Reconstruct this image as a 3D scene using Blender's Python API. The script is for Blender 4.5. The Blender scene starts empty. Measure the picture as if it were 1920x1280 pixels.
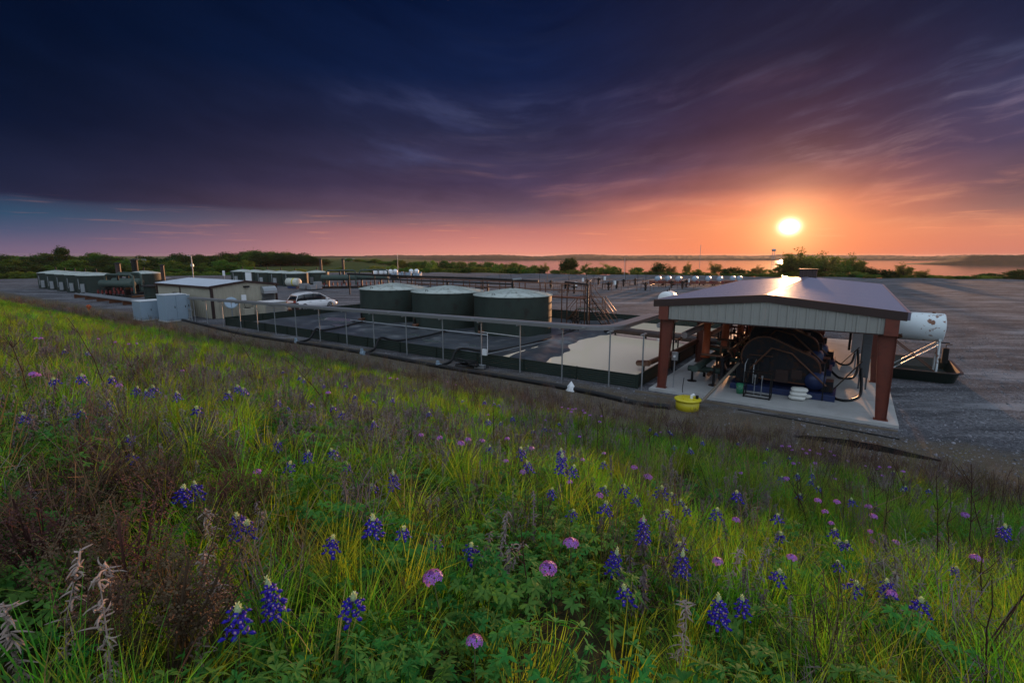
import bpy, bmesh, math, random
import numpy as np
from mathutils import Vector, Matrix, noise
R = math.radians
random.seed(7); np.random.seed(7)
scn = bpy.context.scene
COL = scn.collection

# ------------------------------------------------------------------ camera
cam_d = bpy.data.cameras.new('camera'); cam = bpy.data.objects.new('camera', cam_d); COL.objects.link(cam)
cam.location = (0, 0, 5.5); cam.rotation_euler = (R(90 - 9.88), 0, 0)
cam_d.sensor_width = 36; cam_d.lens = 17.44; cam_d.clip_start = 0.05; cam_d.clip_end = 20000
scn.camera = cam

# ------------------------------------------------------------------ view, sun, sky
scn.view_settings.view_transform = 'Standard'; scn.view_settings.look = 'None'
scn.view_settings.exposure = 0.0; scn.view_settings.gamma = 1.0; scn.view_settings.use_curve_mapping = False
scn.render.engine = 'CYCLES'
cy = scn.cycles
cy.max_bounces = 6; cy.diffuse_bounces = 3; cy.glossy_bounces = 3; cy.transmission_bounces = 3; cy.transparent_max_bounces = 6
cy.volume_bounces = 0; cy.sample_clamp_indirect = 4.0; cy.caustics_reflective = False; cy.caustics_refractive = False
cy.use_denoising = True
SUN_AZ, SUN_EL = R(28.62), R(2.75)
SD = Vector((math.sin(SUN_AZ)*math.cos(SUN_EL), math.cos(SUN_AZ)*math.cos(SUN_EL), math.sin(SUN_EL)))
sun_d = bpy.data.lights.new('sun', 'SUN'); sun = bpy.data.objects.new('sun', sun_d); COL.objects.link(sun)
sun_d.energy = 4.4; sun_d.specular_factor = .12; sun_d.angle = R(1.0); sun_d.color = (1.0, 0.50, 0.24)
sun.rotation_euler = SD.to_track_quat('Z', 'Y').to_euler(); sun.location = SD*200

def lin(r, g=None, b=None):
    if g is None: r, g, b = r
    f = lambda c: (c/255/12.92) if c/255 <= .04045 else ((c/255+.055)/1.055)**2.4
    return (f(r), f(g), f(b), 1)

class NT:
    def __init__(s, nt): s.nt = nt; s.n = nt.nodes; s.l = nt.links
    def node(s, t, **k):
        n = s.n.new(t)
        for a, v in k.items(): setattr(n, a, v)
        return n
    def put(s, n, i, v):
        if v is None: return
        if isinstance(v, bpy.types.NodeSocket): s.l.new(v, n.inputs[i])
        else: n.inputs[i].default_value = v
    def math(s, op, a, b=None, c=None, clamp=False):
        n = s.node('ShaderNodeMath', operation=op, use_clamp=clamp)
        s.put(n, 0, a); s.put(n, 1, b); s.put(n, 2, c); return n.outputs[0]
    def vmath(s, op, a, b=None):
        n = s.node('ShaderNodeVectorMath', operation=op); s.put(n, 0, a); s.put(n, 1, b)
        return n.outputs['Value'] if op in ('DOT_PRODUCT', 'LENGTH') else n.outputs[0]
    def mr(s, v, a, b, c=0., d=1., smooth=True):
        n = s.node('ShaderNodeMapRange', interpolation_type='SMOOTHSTEP' if smooth else 'LINEAR', clamp=True)
        for i, x in enumerate((v, a, b, c, d)): s.put(n, i, x)
        return n.outputs[0]
    def ramp(s, v, stops, interp='LINEAR'):
        n = s.node('ShaderNodeValToRGB'); cr = n.color_ramp; cr.interpolation = interp
        while len(cr.elements) < len(stops): cr.elements.new(0.5)
        for e, (p, c) in zip(cr.elements, stops): e.position = p; e.color = c
        s.put(n, 0, v); return n.outputs[0]
    def mix(s, f, a, b, mode='MIX'):
        n = s.node('ShaderNodeMix', data_type='RGBA', blend_type=mode)
        s.put(n, 0, f); s.put(n, 6, a); s.put(n, 7, b); return n.outputs[2]
    def noise(s, vec=None, scale=5., detail=4., rough=.5, out=0, w=None):
        n = s.node('ShaderNodeTexNoise'); 
        if vec is not None: s.l.new(vec, n.inputs['Vector'])
        n.inputs['Scale'].default_value = scale; n.inputs['Detail'].default_value = detail; n.inputs['Roughness'].default_value = rough
        return n.outputs[out]
    def mapping(s, vec, loc=(0,0,0), rot=(0,0,0), scale=(1,1,1)):
        n = s.node('ShaderNodeMapping'); s.l.new(vec, n.inputs[0])
        n.inputs[1].default_value = loc; n.inputs[2].default_value = rot; n.inputs[3].default_value = scale
        return n.outputs[0]

def build_world():
    w = bpy.data.worlds.new('World'); scn.world = w; w.use_nodes = True
    t = NT(w.node_tree); t.n.clear()
    out = t.node('ShaderNodeOutputWorld'); bg = t.node('ShaderNodeBackground')
    d = t.node('ShaderNodeTexCoord').outputs['Generated']
    sx = t.node('ShaderNodeSeparateXYZ'); t.l.new(d, sx.inputs[0]); X, Y, Z = sx.outputs
    el = t.math('MULTIPLY', t.math('ARCSINE', Z), 180/math.pi)
    az = t.math('MULTIPLY', t.math('ARCTAN2', X, Y), 180/math.pi)
    # thin cloud sheet seen in perspective: plane coordinates stretched along the wind
    # cloud streaks fan gently out of the dawn
    kk = t.math('MULTIPLY_ADD', t.math('SQRT', t.math('ADD', t.math('POWER', t.math('SUBTRACT', az, 0.0), 2.0), 120.0)), .024, .8)
    vs_ = t.math('DIVIDE', el, kk)
    cb = t.node('ShaderNodeCombineXYZ'); t.l.new(az, cb.inputs[0]); t.l.new(vs_, cb.inputs[1])
    wn = t.node('ShaderNodeTexNoise'); wn.inputs['Scale'].default_value = .11; wn.inputs['Detail'].default_value = 2; t.l.new(cb.outputs[0], wn.inputs['Vector'])
    wv = t.node('ShaderNodeVectorMath', operation='SCALE'); t.l.new(t.vmath('SUBTRACT', wn.outputs['Color'], (.5,.5,.5)), wv.inputs[0]); wv.inputs['Scale'].default_value = 1.3
    pl = t.vmath('ADD', cb.outputs[0], wv.outputs[0])
    st1 = t.noise(t.mapping(pl, scale=(.075, .95, 1), loc=(3.1, 1.7, 0)), 1.0, 7, .60)
    st2 = t.noise(t.mapping(pl, scale=(.045, .24, 1), loc=(5.3, 9.2, 2)), 1.0, 4, .5)
    st3 = t.noise(t.mapping(pl, scale=(.09, .5, 1), loc=(1.3, 4.2, 4)), 1.0, 6, .6)
    # the lower edge of the cloud deck undulates a little
    wob = t.math('MULTIPLY', t.math('SUBTRACT', st2, .5), 2.2)
    elw = t.math('ADD', el, t.math('MULTIPLY', wob, t.mr(el, 1.5, 6)))
    v = t.math('DIVIDE', elw, 30., clamp=True)
    P = lambda e: e/30
    A = t.ramp(v, [(0, lin(112,96,122)), (P(.5), lin(114,98,124)), (P(2), lin(76,85,115)), (P(3.3), lin(47,76,104)), (P(4.3), lin(47,62,88)), (P(4.75), lin(35,38,63)), (P(6), lin(30,35,60)), (P(11), lin(11,21,46)), (P(17), lin(6,18,43)), (1, lin(5,15,40))])
    M = t.ramp(v, [(0, lin(226,146,128)), (P(.6), lin(222,142,128)), (P(2.6), lin(190,120,115)), (P(3.6), lin(146,104,110)), (P(4.6), lin(110,84,100)), (P(7.4), lin(76,62,88)), (P(10), lin(62,56,84)), (P(13), lin(44,46,76)), (P(18), lin(19,33,70)), (P(24), lin(9,24,58)), (1, lin(8,20,52))])
    B = t.ramp(v, [(0, lin(240,132,92)), (P(.8), lin(246,138,92)), (P(3), lin(246,145,98)), (P(4.8), lin(226,132,100)), (P(6.5), lin(156,96,92)), (P(9), lin(95,66,82)), (P(12), lin(62,48,72)), (P(15), lin(46,40,66)), (P(19), lin(28,32,57)), (1, lin(13,25,54))])
    C = t.ramp(v, [(0, lin(205,125,108)), (P(.8), lin(212,130,108)), (P(2.2), lin(215,135,108)), (P(4), lin(150,108,104)), (P(6), lin(112,86,98)), (P(9), lin(76,68,96)), (P(12), lin(60,62,94)), (P(16), lin(34,42,72)), (P(21), lin(15,30,60)), (1, lin(13,27,56))])
    c = t.mix(t.mr(az, -48, 2), A, M)
    c = t.mix(t.mr(az, 0, 26), c, B)
    c = t.mix(t.mr(az, 30, 46), c, C)
    # streaks
    deck = t.mr(elw, 4.2, 6.5)
    stm = t.mr(st1, .44, .76)
    stm = t.math('MULTIPLY', stm, t.mr(st2, .38, .58))
    side = t.math('ADD', t.mr(az, 14, 44, .0, .8), t.mr(az, -16, 2, 0., .38))
    side = t.math('MULTIPLY', side, t.mr(el, 11, 19, 1.0, .10))
    stm = t.math('MULTIPLY', t.math('MULTIPLY', stm, side), t.mr(el, 1.0, 4.5))
    scol = t.ramp(v, [(0, lin(250,170,120)), (P(5), lin(250,170,130)), (P(7), lin(210,140,125)), (P(10), lin(165,135,145)), (P(14), lin(110,115,150)), (1, lin(60,75,110))])
    c = t.mix(t.math('MULTIPLY', stm, .62), c, scol)
    lite = t.math('MULTIPLY', t.math('MULTIPLY', t.mr(st2, .50, .68), t.mr(st3, .35, .65)), t.math('MULTIPLY', t.math('MULTIPLY', t.mr(el, 6, 10), t.mr(el, 19, 13)), t.mr(az, -30, -8)))
    c = t.mix(t.math('MULTIPLY', lite, .38), c, t.mix(t.mr(az, 0, 28), lin(78,84,124), lin(112,84,104)))
    dark = t.math('MULTIPLY', t.mr(st2, .48, .30), t.math('MULTIPLY', deck, .35))
    c = t.mix(dark, c, t.mix(1.0, c, (.45, .47, .62, 1), 'MULTIPLY'))
    var = t.math('ADD', t.math('MULTIPLY', t.math('SUBTRACT', st3, .5), .7), 1.0)
    vv = t.node('ShaderNodeCombineXYZ'); [t.l.new(var, vv.inputs[i]) for i in range(3)]
    c = t.mix(t.mr(el, 2, 6), c, t.mix(1.0, c, vv.outputs[0], 'MULTIPLY'))
    # thin bright wisps in the clear strip
    wi = t.math('MULTIPLY', t.mr(t.noise(t.mapping(d, scale=(3, 3, 60)), 3.0, 5, .6), .56, .74), t.math('MULTIPLY', t.mr(el, .6, 2.0), t.mr(el, 5.2, 3.4)))
    c = t.mix(t.math('MULTIPLY', wi, t.mr(az, -60, 30, .10, .40)), c, lin(255, 165, 120))
    # sun and its aureole (thin cloud scattering round the disc)
    cs = t.vmath('DOT_PRODUCT', d, tuple(SD))
    ang = t.math('MULTIPLY', t.math('ARCCOSINE', t.math('MINIMUM', cs, 1.0)), 180/math.pi)
    daz = t.math('SUBTRACT', az, math.degrees(SUN_AZ)); dele = t.math('SUBTRACT', el, math.degrees(SUN_EL))
    an2 = t.math('SQRT', t.math('ADD', t.math('POWER', t.math('MULTIPLY', daz, .90), 2.0), t.math('POWER', t.math('MULTIPLY', dele, 1.12), 2.0)))
    core = t.math('MULTIPLY', t.math('EXPONENT', t.math('MULTIPLY', t.math('POWER', an2, 2.0), -1/.36)), 5.0)
    g1 = t.math('MULTIPLY', t.math('EXPONENT', t.math('MULTIPLY', ang, -1/1.55)), 1.15)
    g2 = t.math('MULTIPLY', t.math('EXPONENT', t.math('MULTIPLY', ang, -1/3.4)), .36)
    g3 = t.math('MULTIPLY', t.math('EXPONENT', t.math('MULTIPLY', ang, -1/8.)), .07)
    def tint(f, col):
        n = t.node('ShaderNodeVectorMath', operation='SCALE'); n.inputs[0].default_value = col; t.l.new(f, n.inputs['Scale']); return n.outputs[0]
    for f, col in ((core, (1, .93, .75)), (g1, (1.0, .62, .22)), (g2, (1.0, .42, .14)), (g3, (1.0, .30, .16))):
        c = t.vmath('ADD', c, tint(f, col))
    # the deck ends overhead: beyond it the Sky Texture plus an added even blue fill light the land
    sky = t.node('ShaderNodeTexSky', sky_type='NISHITA'); sky.sun_disc = False
    sky.sun_elevation = SUN_EL; sky.sun_rotation = SUN_AZ; sky.air_density = 1.0; sky.dust_density = 1.0; sky.ozone_density = 2.0
    n = t.node('ShaderNodeVectorMath', operation='SCALE'); t.l.new(sky.outputs[0], n.inputs[0]); n.inputs['Scale'].default_value = SKYK
    sky_with_fill = t.vmath('ADD', n.outputs[0], SKYADD)
    absaz = t.math('ABSOLUTE', az)
    opn = t.math('MAXIMUM', t.mr(el, 30, 62), t.mr(absaz, 70, 125))
    c = t.mix(opn, c, sky_with_fill)
    # below the horizon
    c = t.mix(t.mr(el, 0, -1.5), c, t.mix(1.0, c, (.35, .35, .35, 1), 'MULTIPLY'))
    t.l.new(c, bg.inputs[0]); bg.inputs[1].default_value = 1.0
    t.l.new(bg.outputs[0], out.inputs[0])
    w.cycles.sampling_method = 'MANUAL'; w.cycles.sample_map_resolution = 1024
SKYK, SKYADD = 0.06, (.68, .80, .96)
build_world()

# ------------------------------------------------------------------ helpers
MATS = {}
def mat(name, col, rough=.6, metal=0., var=.25, vscale=3., bump=0., bscale=40., spec=.5, col2=None, c2scale=2., c2lo=.5, c2hi=.65, transl=0., rnd=0., emit=None, coord='Object'):
    if name in MATS: return MATS[name]
    m = bpy.data.materials.new(name); m.use_nodes = True; t = NT(m.node_tree); b = t.n['Principled BSDF']; MATS[name] = m
    co = t.node('ShaderNodeTexCoord').outputs[coord]
    c = tuple(col)+(1,) if len(col) == 3 else col
    nz = t.noise(co, vscale, 5, .6)
    c = t.mix(nz, tuple(x*(1-var) for x in c[:3])+(1,), tuple(min(1, x*(1+var)) for x in c[:3])+(1,))
    if col2 is not None:
        f = t.mr(t.noise(co, c2scale, 6, .65), c2lo, c2hi); c = t.mix(f, c, tuple(col2)+(1,))
    if rnd:
        oi = t.node('ShaderNodeObjectInfo').outputs['Random']
        h = t.node('ShaderNodeHueSaturation'); t.l.new(c, h.inputs['Color'])
        t.l.new(t.math('MULTIPLY_ADD', oi, rnd*.16, .5-rnd*.08), h.inputs['Hue'])
        t.l.new(t.math('MULTIPLY_ADD', t.math('FRACT', t.math('MULTIPLY', oi, 7.3)), rnd*1.1, 1-rnd*.5), h.inputs['Value'])
        c = h.outputs[0]
    t.put(b, 'Base Color', c); b.inputs['Roughness'].default_value = rough; b.inputs['Metallic'].default_value = metal
    b.inputs['Specular IOR Level'].default_value = spec
    if bump:
        bn = t.node('ShaderNodeBump'); bn.inputs['Strength'].default_value = bump; bn.inputs['Distance'].default_value = .02
        t.l.new(t.noise(co, bscale, 4, .6), bn.inputs['Height']); t.l.new(bn.outputs[0], b.inputs['Normal'])
    if transl:
        tr = t.node('ShaderNodeBsdfTranslucent'); t.put(tr, 0, t.mix(1.0, c, (1.35, 1.6, .45, 1), 'MULTIPLY'))
        mx = t.node('ShaderNodeMixShader'); mx.inputs[0].default_value = transl
        o = t.n['Material Output']; t.l.new(b.outputs[0], mx.inputs[1]); t.l.new(tr.outputs[0], mx.inputs[2]); t.l.new(mx.outputs[0], o.inputs[0])
    return m

class MB:
    def __init__(s): s.v = []; s.f = []; s.smooth = []
    def add(s, vs, fs, sm=False):
        o = len(s.v); s.v += [tuple(v) for v in vs]; s.f += [tuple(i+o for i in f) for f in fs]; s.smooth += [sm]*len(fs); return s
    def box(s, c, d, rz=0., ry=0., taper=1.):
        x, y, z = (k/2 for k in d); vs = []
        M_ = Matrix.Rotation(rz, 3, 'Z') @ Matrix.Rotation(ry, 3, 'Y')
        for k, (i, j) in [(k, ij) for k in (-1, 1) for ij in ((-1,-1),(1,-1),(1,1),(-1,1))]:
            q = taper if k > 0 else 1
            vs.append(Vector(c) + M_ @ Vector((i*x*q, j*y*q, k*z)))
        return s.add(vs, [(3,2,1,0),(4,5,6,7),(0,1,5,4),(1,2,6,5),(2,3,7,6),(3,0,4,7)])
    def b2(s, x0, y0, z0, x1, y1, z1): return s.box(((x0+x1)/2,(y0+y1)/2,(z0+z1)/2),(abs(x1-x0),abs(y1-y0),abs(z1-z0)))
    def tube(s, pts, r, n=8, cap=True, r2=None):
        pts = [Vector(p) for p in pts]; m = len(pts); rings = []; up = Vector((0,0,1)); prev = None
        for i, p in enumerate(pts):
            d = (pts[min(i+1,m-1)]-pts[max(i-1,0)]).normalized()
            if prev is None:
                a = d.cross(up) if abs(d.z) < .95 else d.cross(Vector((1,0,0)))
            else:
                a = prev - d*prev.dot(d)
            a.normalize(); prev = a; b = d.cross(a)
            rr = r[i] if isinstance(r, (list, tuple)) else (r if r2 is None else r+(r2-r)*i/max(1,m-1))
            rings.append([p + (a*math.cos(2*math.pi*k/n)+b*math.sin(2*math.pi*k/n))*rr for k in range(n)])
        vs = [v for rg in rings for v in rg]; fs = []
        for i in range(m-1):
            for k in range(n): fs.append((i*n+k, i*n+(k+1)%n, (i+1)*n+(k+1)%n, (i+1)*n+k))
        s.add(vs, fs, n > 5)
        if cap and n > 2:
            s.add(rings[0], [tuple(range(n))]); s.add(rings[-1], [tuple(range(n-1,-1,-1))])
        return s
    def cyl(s, p0, p1, r, n=16, r2=None): return s.tube([p0, p1], r, n, True, r2)
    def lathe(s, prof, n=32, c=(0,0,0), axis='Z'):
        vs = []; fs = []
        for r, z in prof:
            for k in range(n):
                a = 2*math.pi*k/n; p = (r*math.cos(a), r*math.sin(a), z)
                if axis == 'X': p = (p[2], p[0], p[1])
                if axis == 'Y': p = (p[1], p[2], p[0])
                vs.append((p[0]+c[0], p[1]+c[1], p[2]+c[2]))
        for i in range(len(prof)-1):
            for k in range(n): fs.append((i*n+k, i*n+(k+1)%n, (i+1)*n+(k+1)%n, (i+1)*n+k))
        return s.add(vs, fs, True)
    def quad(s, a, b, c, d): return s.add([a,b,c,d], [(0,1,2,3)])
    def extrude(s, poly, y0, y1):     # poly of (x, z) extruded along y
        n = len(poly); vs = [(x,y0,z) for x,z in poly]+[(x,y1,z) for x,z in poly]
        return s.add(vs, [tuple(range(n)), tuple(range(2*n-1,n-1,-1))]+[(i,i+n,(i+1)%n+n,(i+1)%n) for i in range(n)])
    def mesh(s, name, m):
        me = bpy.data.meshes.new(name); me.from_pydata(s.v, [], s.f)
        if any(s.smooth): me.polygons.foreach_set('use_smooth', s.smooth)
        if m is not None: me.materials.append(m)
        bm = bmesh.new(); bm.from_mesh(me); 
        if len(bm.faces) < 4000: bmesh.ops.recalc_face_normals(bm, faces=bm.faces)
        bm.to_mesh(me); bm.free(); me.update(); return me
    def build(s, name, m, parent=None, bevel=0.):
        o = bpy.data.objects.new(name, s.mesh(name, m)); COL.objects.link(o)
        if parent is not None: o.parent = parent
        if bevel:
            bv = o.modifiers.new('bevel', 'BEVEL'); bv.width = bevel; bv.segments = 2; bv.limit_method = 'ANGLE'
        return o
def obj(name, me, parent=None, loc=(0,0,0), rot=(0,0,0), sc=(1,1,1)):
    o = bpy.data.objects.new(name, me); COL.objects.link(o)
    if parent is not None: o.parent = parent
    o.location = loc; o.rotation_euler = rot; o.scale = sc; return o
def tag(o, label=None, cat=None, group=None, kind=None):
    if label: o['label'] = label
    if cat: o['category'] = cat
    if group: o['group'] = group
    if kind: o['kind'] = kind
    return o
def thing(name, label, cat, loc=(0,0,0), rz=0., group=None):
    o = bpy.data.objects.new(name, None); COL.objects.link(o); o.location = loc; o.rotation_euler = (0,0,rz); o.empty_display_size = .2
    return tag(o, label, cat, group)
def dup(root, loc, rz=None, label=None, sc=None, group=None):
    r = root.copy(); COL.objects.link(r); r.location = loc
    if rz is not None: r.rotation_euler = (0,0,rz)
    if sc is not None: r.scale = (sc,sc,sc) if not hasattr(sc,'__len__') else sc
    if label: r['label'] = label
    if group: r['group'] = group
    for ch in KIDS.get(root.name, []) or list(root.children):
        c = ch.copy(); COL.objects.link(c); c.parent = r
        for g in ch.children:
            d = g.copy(); COL.objects.link(d); d.parent = c
    return r
KIDS = {}

# site grid: a runs along the foot of the bank (towards the right), b runs away from it
OX, OY, TH = 6.03, 19.96, math.atan2(-.563, .827)
def S(a, b, z=0.): return (OX+.827*a+.563*b, OY-.563*a+.827*b, z)
def site_thing(name, label, cat, a=0, b=0, z=0, rz=0, group=None): return thing(name, label, cat, S(a,b,z), TH+rz, group)
def sab(x, y): dx, dy = x-OX, y-OY; return dx*.827-dy*.563, dx*.563+dy*.827

# ------------------------------------------------------------------ terrain
def sm(x, a, b):
    t = min(1., max(0., (x-a)/(b-a))); return t*t*(3-2*t)
def edge(x, y): return max(.31*x+.95*y-140.6, -.51*x+.86*y-160.5)   # distance past the far edge of the gravel pad
def height(x, y):
    a, b = sab(x, y); d = -3.3-b; r = math.hypot(x, y); z = 0.
    if d > 0:
        z = .290*d if d > 2.2 else .290*(d*d/4.4 + .0*d) + .290*.5*0
        if d > 2.2: z = .290*(d-1.1)
        z += .02
        z = 4.60 + (z-4.60)*.45 if z > 4.60 else z
        z = min(z, 6.2)
        if d > .5: z += sm(d,.5,4)*(.07*noise.noise(Vector((x*.7, y*.7, 1.)))+.035*noise.noise(Vector((x*2.1, y*2.1, 5.))))
        if d > 24: z -= (d-24)*.02
    else:
        z = .012*noise.noise(Vector((x*.5,y*.5,0)))*min(1,-d)
        if r > 70: z += .15*noise.noise(Vector((x*.03,y*.03,3.)))*sm(r,70,120)
    e = edge(x, y)
    if e > 0 and b > -3:
        az = math.degrees(math.atan2(x, y))
        L = sm(az, -6, -17)
        zr = -min(17.8, e*.05) + .6*noise.noise(Vector((x*.02,y*.02,7.)))*sm(e,3,30)
        zl = -1.2*sm(e,0,12) + 2.6*sm(e,60,190) - sm(e, 260, 900)*6 + .8*noise.noise(Vector((x*.012,y*.012,2.)))*sm(e,10,60)
        z = zr*(1-L)+zl*L + .25*math.exp(-((e-2)/2.5)**2)
    return z
def goff(a): return 2.9*sm(a, -12, 0)      # bare dry strip at the foot of the bank widens to the right
def turf(a, d):
    o = goff(a); return d if d < -.3 else (d-o if d > o else max(-.3, min(d,0)-.2))
def build_ground():
    na = 460; rs = [0.]
    r = .25
    while r < 5200: rs.append(r); r *= 1.038
    vs = [(0,0,height(0,0))]; fs = []
    # angular sampling finer in front
    az = []
    k = 0
    for i in range(na):
        u = i/na*2-1
        az.append(math.pi*(.55*u+.45*u**3))
    for r in rs[1:]:
        for a in az: x, y = r*math.sin(a), r*math.cos(a); vs.append((x, y, height(x, y)))
    for i in range(na): fs.append((0, 1+(i+1)%na, 1+i))
    for j in range(len(rs)-2):
        o, p = 1+j*na, 1+(j+1)*na
        for i in range(na): fs.append((o+i, o+(i+1)%na, p+(i+1)%na, p+i))
    me = bpy.data.meshes.new('ground'); me.from_pydata(vs, [], fs); me.update()
    me.polygons.foreach_set('use_smooth', [True]*len(me.polygons))
    z0 = me.attributes.new('bank', 'FLOAT', 'POINT'); z1 = me.attributes.new('field', 'FLOAT', 'POINT')
    bk = []; fl = []
    for x, y, z in vs:
        a, b = sab(x, y); bk.append(turf(a, -3.3-b)); fl.append(edge(x, y))
    z0.data.foreach_set('value', bk); z1.data.foreach_set('value', fl)
    o = bpy.data.objects.new('ground', me); COL.objects.link(o); tag(o, kind='structure')
    m = bpy.data.materials.new('ground'); m.use_nodes = True; t = NT(m.node_tree); bs = t.n['Principled BSDF']
    pos = t.node('ShaderNodeNewGeometry').outputs['Position']
    bank = t.node('ShaderNodeAttribute', attribute_name='bank').outputs['Fac']; fld = t.node('ShaderNodeAttribute', attribute_name='field').outputs['Fac']
    sitep = t.mapping(pos, rot=(0,0,-TH))
    n1 = t.noise(pos, .35, 6, .65); n2 = t.noise(t.mapping(pos, rot=(0,0,R(22)), scale=(.06,.20,1)), 1., 7, .72); n3 = t.noise(pos, 9., 5, .75); n4 = t.noise(pos, 34., 3, .7)
    n5 = t.noise(t.mapping(pos, rot=(0,0,R(10)), scale=(.16,.6,1)), 1., 6, .68)
    g = t.mix(t.mr(n1,.3,.7), (.065,.066,.075,1), (.165,.165,.185,1))
    g = t.mix(t.mr(n2,.42,.66), g, (.185,.183,.195,1)); g = t.mix(t.mr(n5,.52,.36), g, (.05,.05,.055,1))
    g = t.mix(t.math('MULTIPLY', t.mr(n3,.56,.44), .75), g, (.04,.04,.045,1)); g = t.mix(t.mr(n4,.55,.72), g, (.26,.26,.28,1))
    n6 = t.noise(t.mapping(pos, rot=(0,0,R(-34)), scale=(.10,.42,1)), 1., 6, .68); n7 = t.noise(pos, 1.6, 6, .75)
    g = t.mix(t.math('MULTIPLY', t.mr(n6,.54,.66), .6), g, (.26,.262,.285,1)); g = t.mix(t.math('MULTIPLY', t.mr(n7,.56,.70), .55), g, (.33,.335,.37,1)); g = t.mix(t.math('MULTIPLY', t.mr(n7,.44,.30), .6), g, (.04,.04,.045,1))
    dirt = t.mix(t.noise(pos,2.2,5,.7), (.05,.040,.03,1), (.14,.115,.088,1)); dirt = t.mix(t.mr(n4,.58,.7), dirt, (.3,.28,.25,1))
    wob = t.math('ADD', bank, t.math('MULTIPLY', t.math('SUBTRACT', t.noise(pos,.6,5,.6), .5), 3.2))
    c = t.mix(t.mr(wob, -2.9, -1.5), g, dirt)
    soil = t.mix(t.noise(pos,5.,5,.7), (.018,.020,.009,1), (.06,.055,.028,1))
    c = t.mix(t.mr(wob, -.2, 1.6), c, soil)
    gr = t.mix(t.noise(pos,.05,6,.7), (.035,.055,.018,1), (.075,.085,.035,1))
    c = t.mix(t.mr(t.math('ADD', fld, t.math('MULTIPLY', t.math('SUBTRACT', n1, .5), 5.)), -1, 3), c, gr)
    t.l.new(c, bs.inputs['Base Color']); bs.inputs['Roughness'].default_value = 1.0; bs.inputs['Specular IOR Level'].default_value = .03
    bn = t.node('ShaderNodeBump'); bn.inputs['Strength'].default_value = .45; bn.inputs['Distance'].default_value = .03
    t.l.new(t.math('ADD', n3, t.math('MULTIPLY', n4, .6)), bn.inputs['Height']); t.l.new(bn.outputs[0], bs.inputs['Normal'])
    me.materials.append(m)
build_ground()

# lake and far shores
def build_lake():
    m = bpy.data.materials.new('lake_water'); m.use_nodes = True; t = NT(m.node_tree); b = t.n['Principled BSDF']
    b.inputs['Base Color'].default_value = (.02,.025,.03,1); b.inputs['Roughness'].default_value = .10; b.inputs['IOR'].default_value = 1.33
    pos = t.node('ShaderNodeNewGeometry').outputs['Position']
    bn = t.node('ShaderNodeBump'); bn.inputs['Strength'].default_value = .12; bn.inputs['Distance'].default_value = .05
    t.l.new(t.noise(t.mapping(pos, rot=(0,0,R(-20)), scale=(.35,1.3,.4)), 1., 4, .6), bn.inputs['Height']); t.l.new(bn.outputs[0], b.inputs['Normal'])
    mb = MB(); mb.quad((-900,250,-16.2),(5200,-200,-16.2),(5200,5600,-16.2),(-900,5600,-16.2)); o = mb.build('lake', m); tag(o, kind='structure')
build_lake()
def shore(name, pts, depth, hbase, hvar, mt, seed):
    # a wooded ridge: grid along a polyline, rising from the water
    vs = []; fs = []; rows = 7; P_ = []
    for i in range(len(pts)-1):
        (x0,y0),(x1,y1) = pts[i], pts[i+1]; n = max(2, int(math.hypot(x1-x0,y1-y0)/9))
        for k in range(n): P_.append((x0+(x1-x0)*k/n, y0+(y1-y0)*k/n))
    P_.append(pts[-1]); N = len(P_)
    for i,(x,y) in enumerate(P_):
        l = math.hypot(x,y); ux, uy = x/l, y/l; s_ = i*.045
        hh = hbase*(.75+.5*noise.noise(Vector((s_*.6,seed,0)))) * min(1, i/14+.05) * min(1,(N-1-i)/14+.05)
        for j in range(rows):
            q = j/(rows-1); t_ = noise.noise(Vector((x*.045, y*.045+j*3.1, seed)))
            ef = min(1, i/12) * min(1, (N-1-i)/12); z = -16.3 + (0 if j == 0 else ef*(3.5+hh*q**.7+hvar*(t_+.5*noise.noise(Vector((x*.12,j,seed))))))
            if j == rows-1: z = -17
            vs.append((x+ux*depth*q, y+uy*depth*q, z))
    for i in range(N-1):
        for j in range(rows-1): a = i*rows+j; fs.append((a,a+rows,a+rows+1,a+1))
    o = MB().add(vs, fs, False).build(name, mt); tag(o, kind='structure'); return o
WOOD = mat('far_wood', (.012,.015,.011), .95, var=.5, spec=.05, vscale=.03, coord='Object')
shore('far_shore', [(-700,1500),(-350,1950),(200,2080),(900,2150),(1700,2000),(2600,1700),(3400,1300)], 420, 16, 2.6, WOOD, 1.)
shore('far_shore', [(900,1150),(1010,1105),(1200,1080),(1500,950),(1900,700),(2300,300)], 260, 25, 3.0, WOOD, 4.)
shore('far_shore', [(-900,2700),(400,3300),(1900,3200),(3900,2400)], 500, 26, 3, WOOD, 8.)
def haze():
    mb = MB().b2(-1800,-900,-19,4300,4300,9.5)
    m = bpy.data.materials.new('haze'); m.use_nodes = True; t = NT(m.node_tree); t.n.clear()
    o = t.node('ShaderNodeOutputMaterial'); v = t.node('ShaderNodeVolumePrincipled')
    v.inputs['Color'].default_value = (1,.95,.92,1); v.inputs['Density'].default_value = .00005; v.inputs['Anisotropy'].default_value = .35
    t.l.new(v.outputs[0], o.inputs['Volume']); ob = mb.build('haze', m); tag(ob, kind='stuff')

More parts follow.
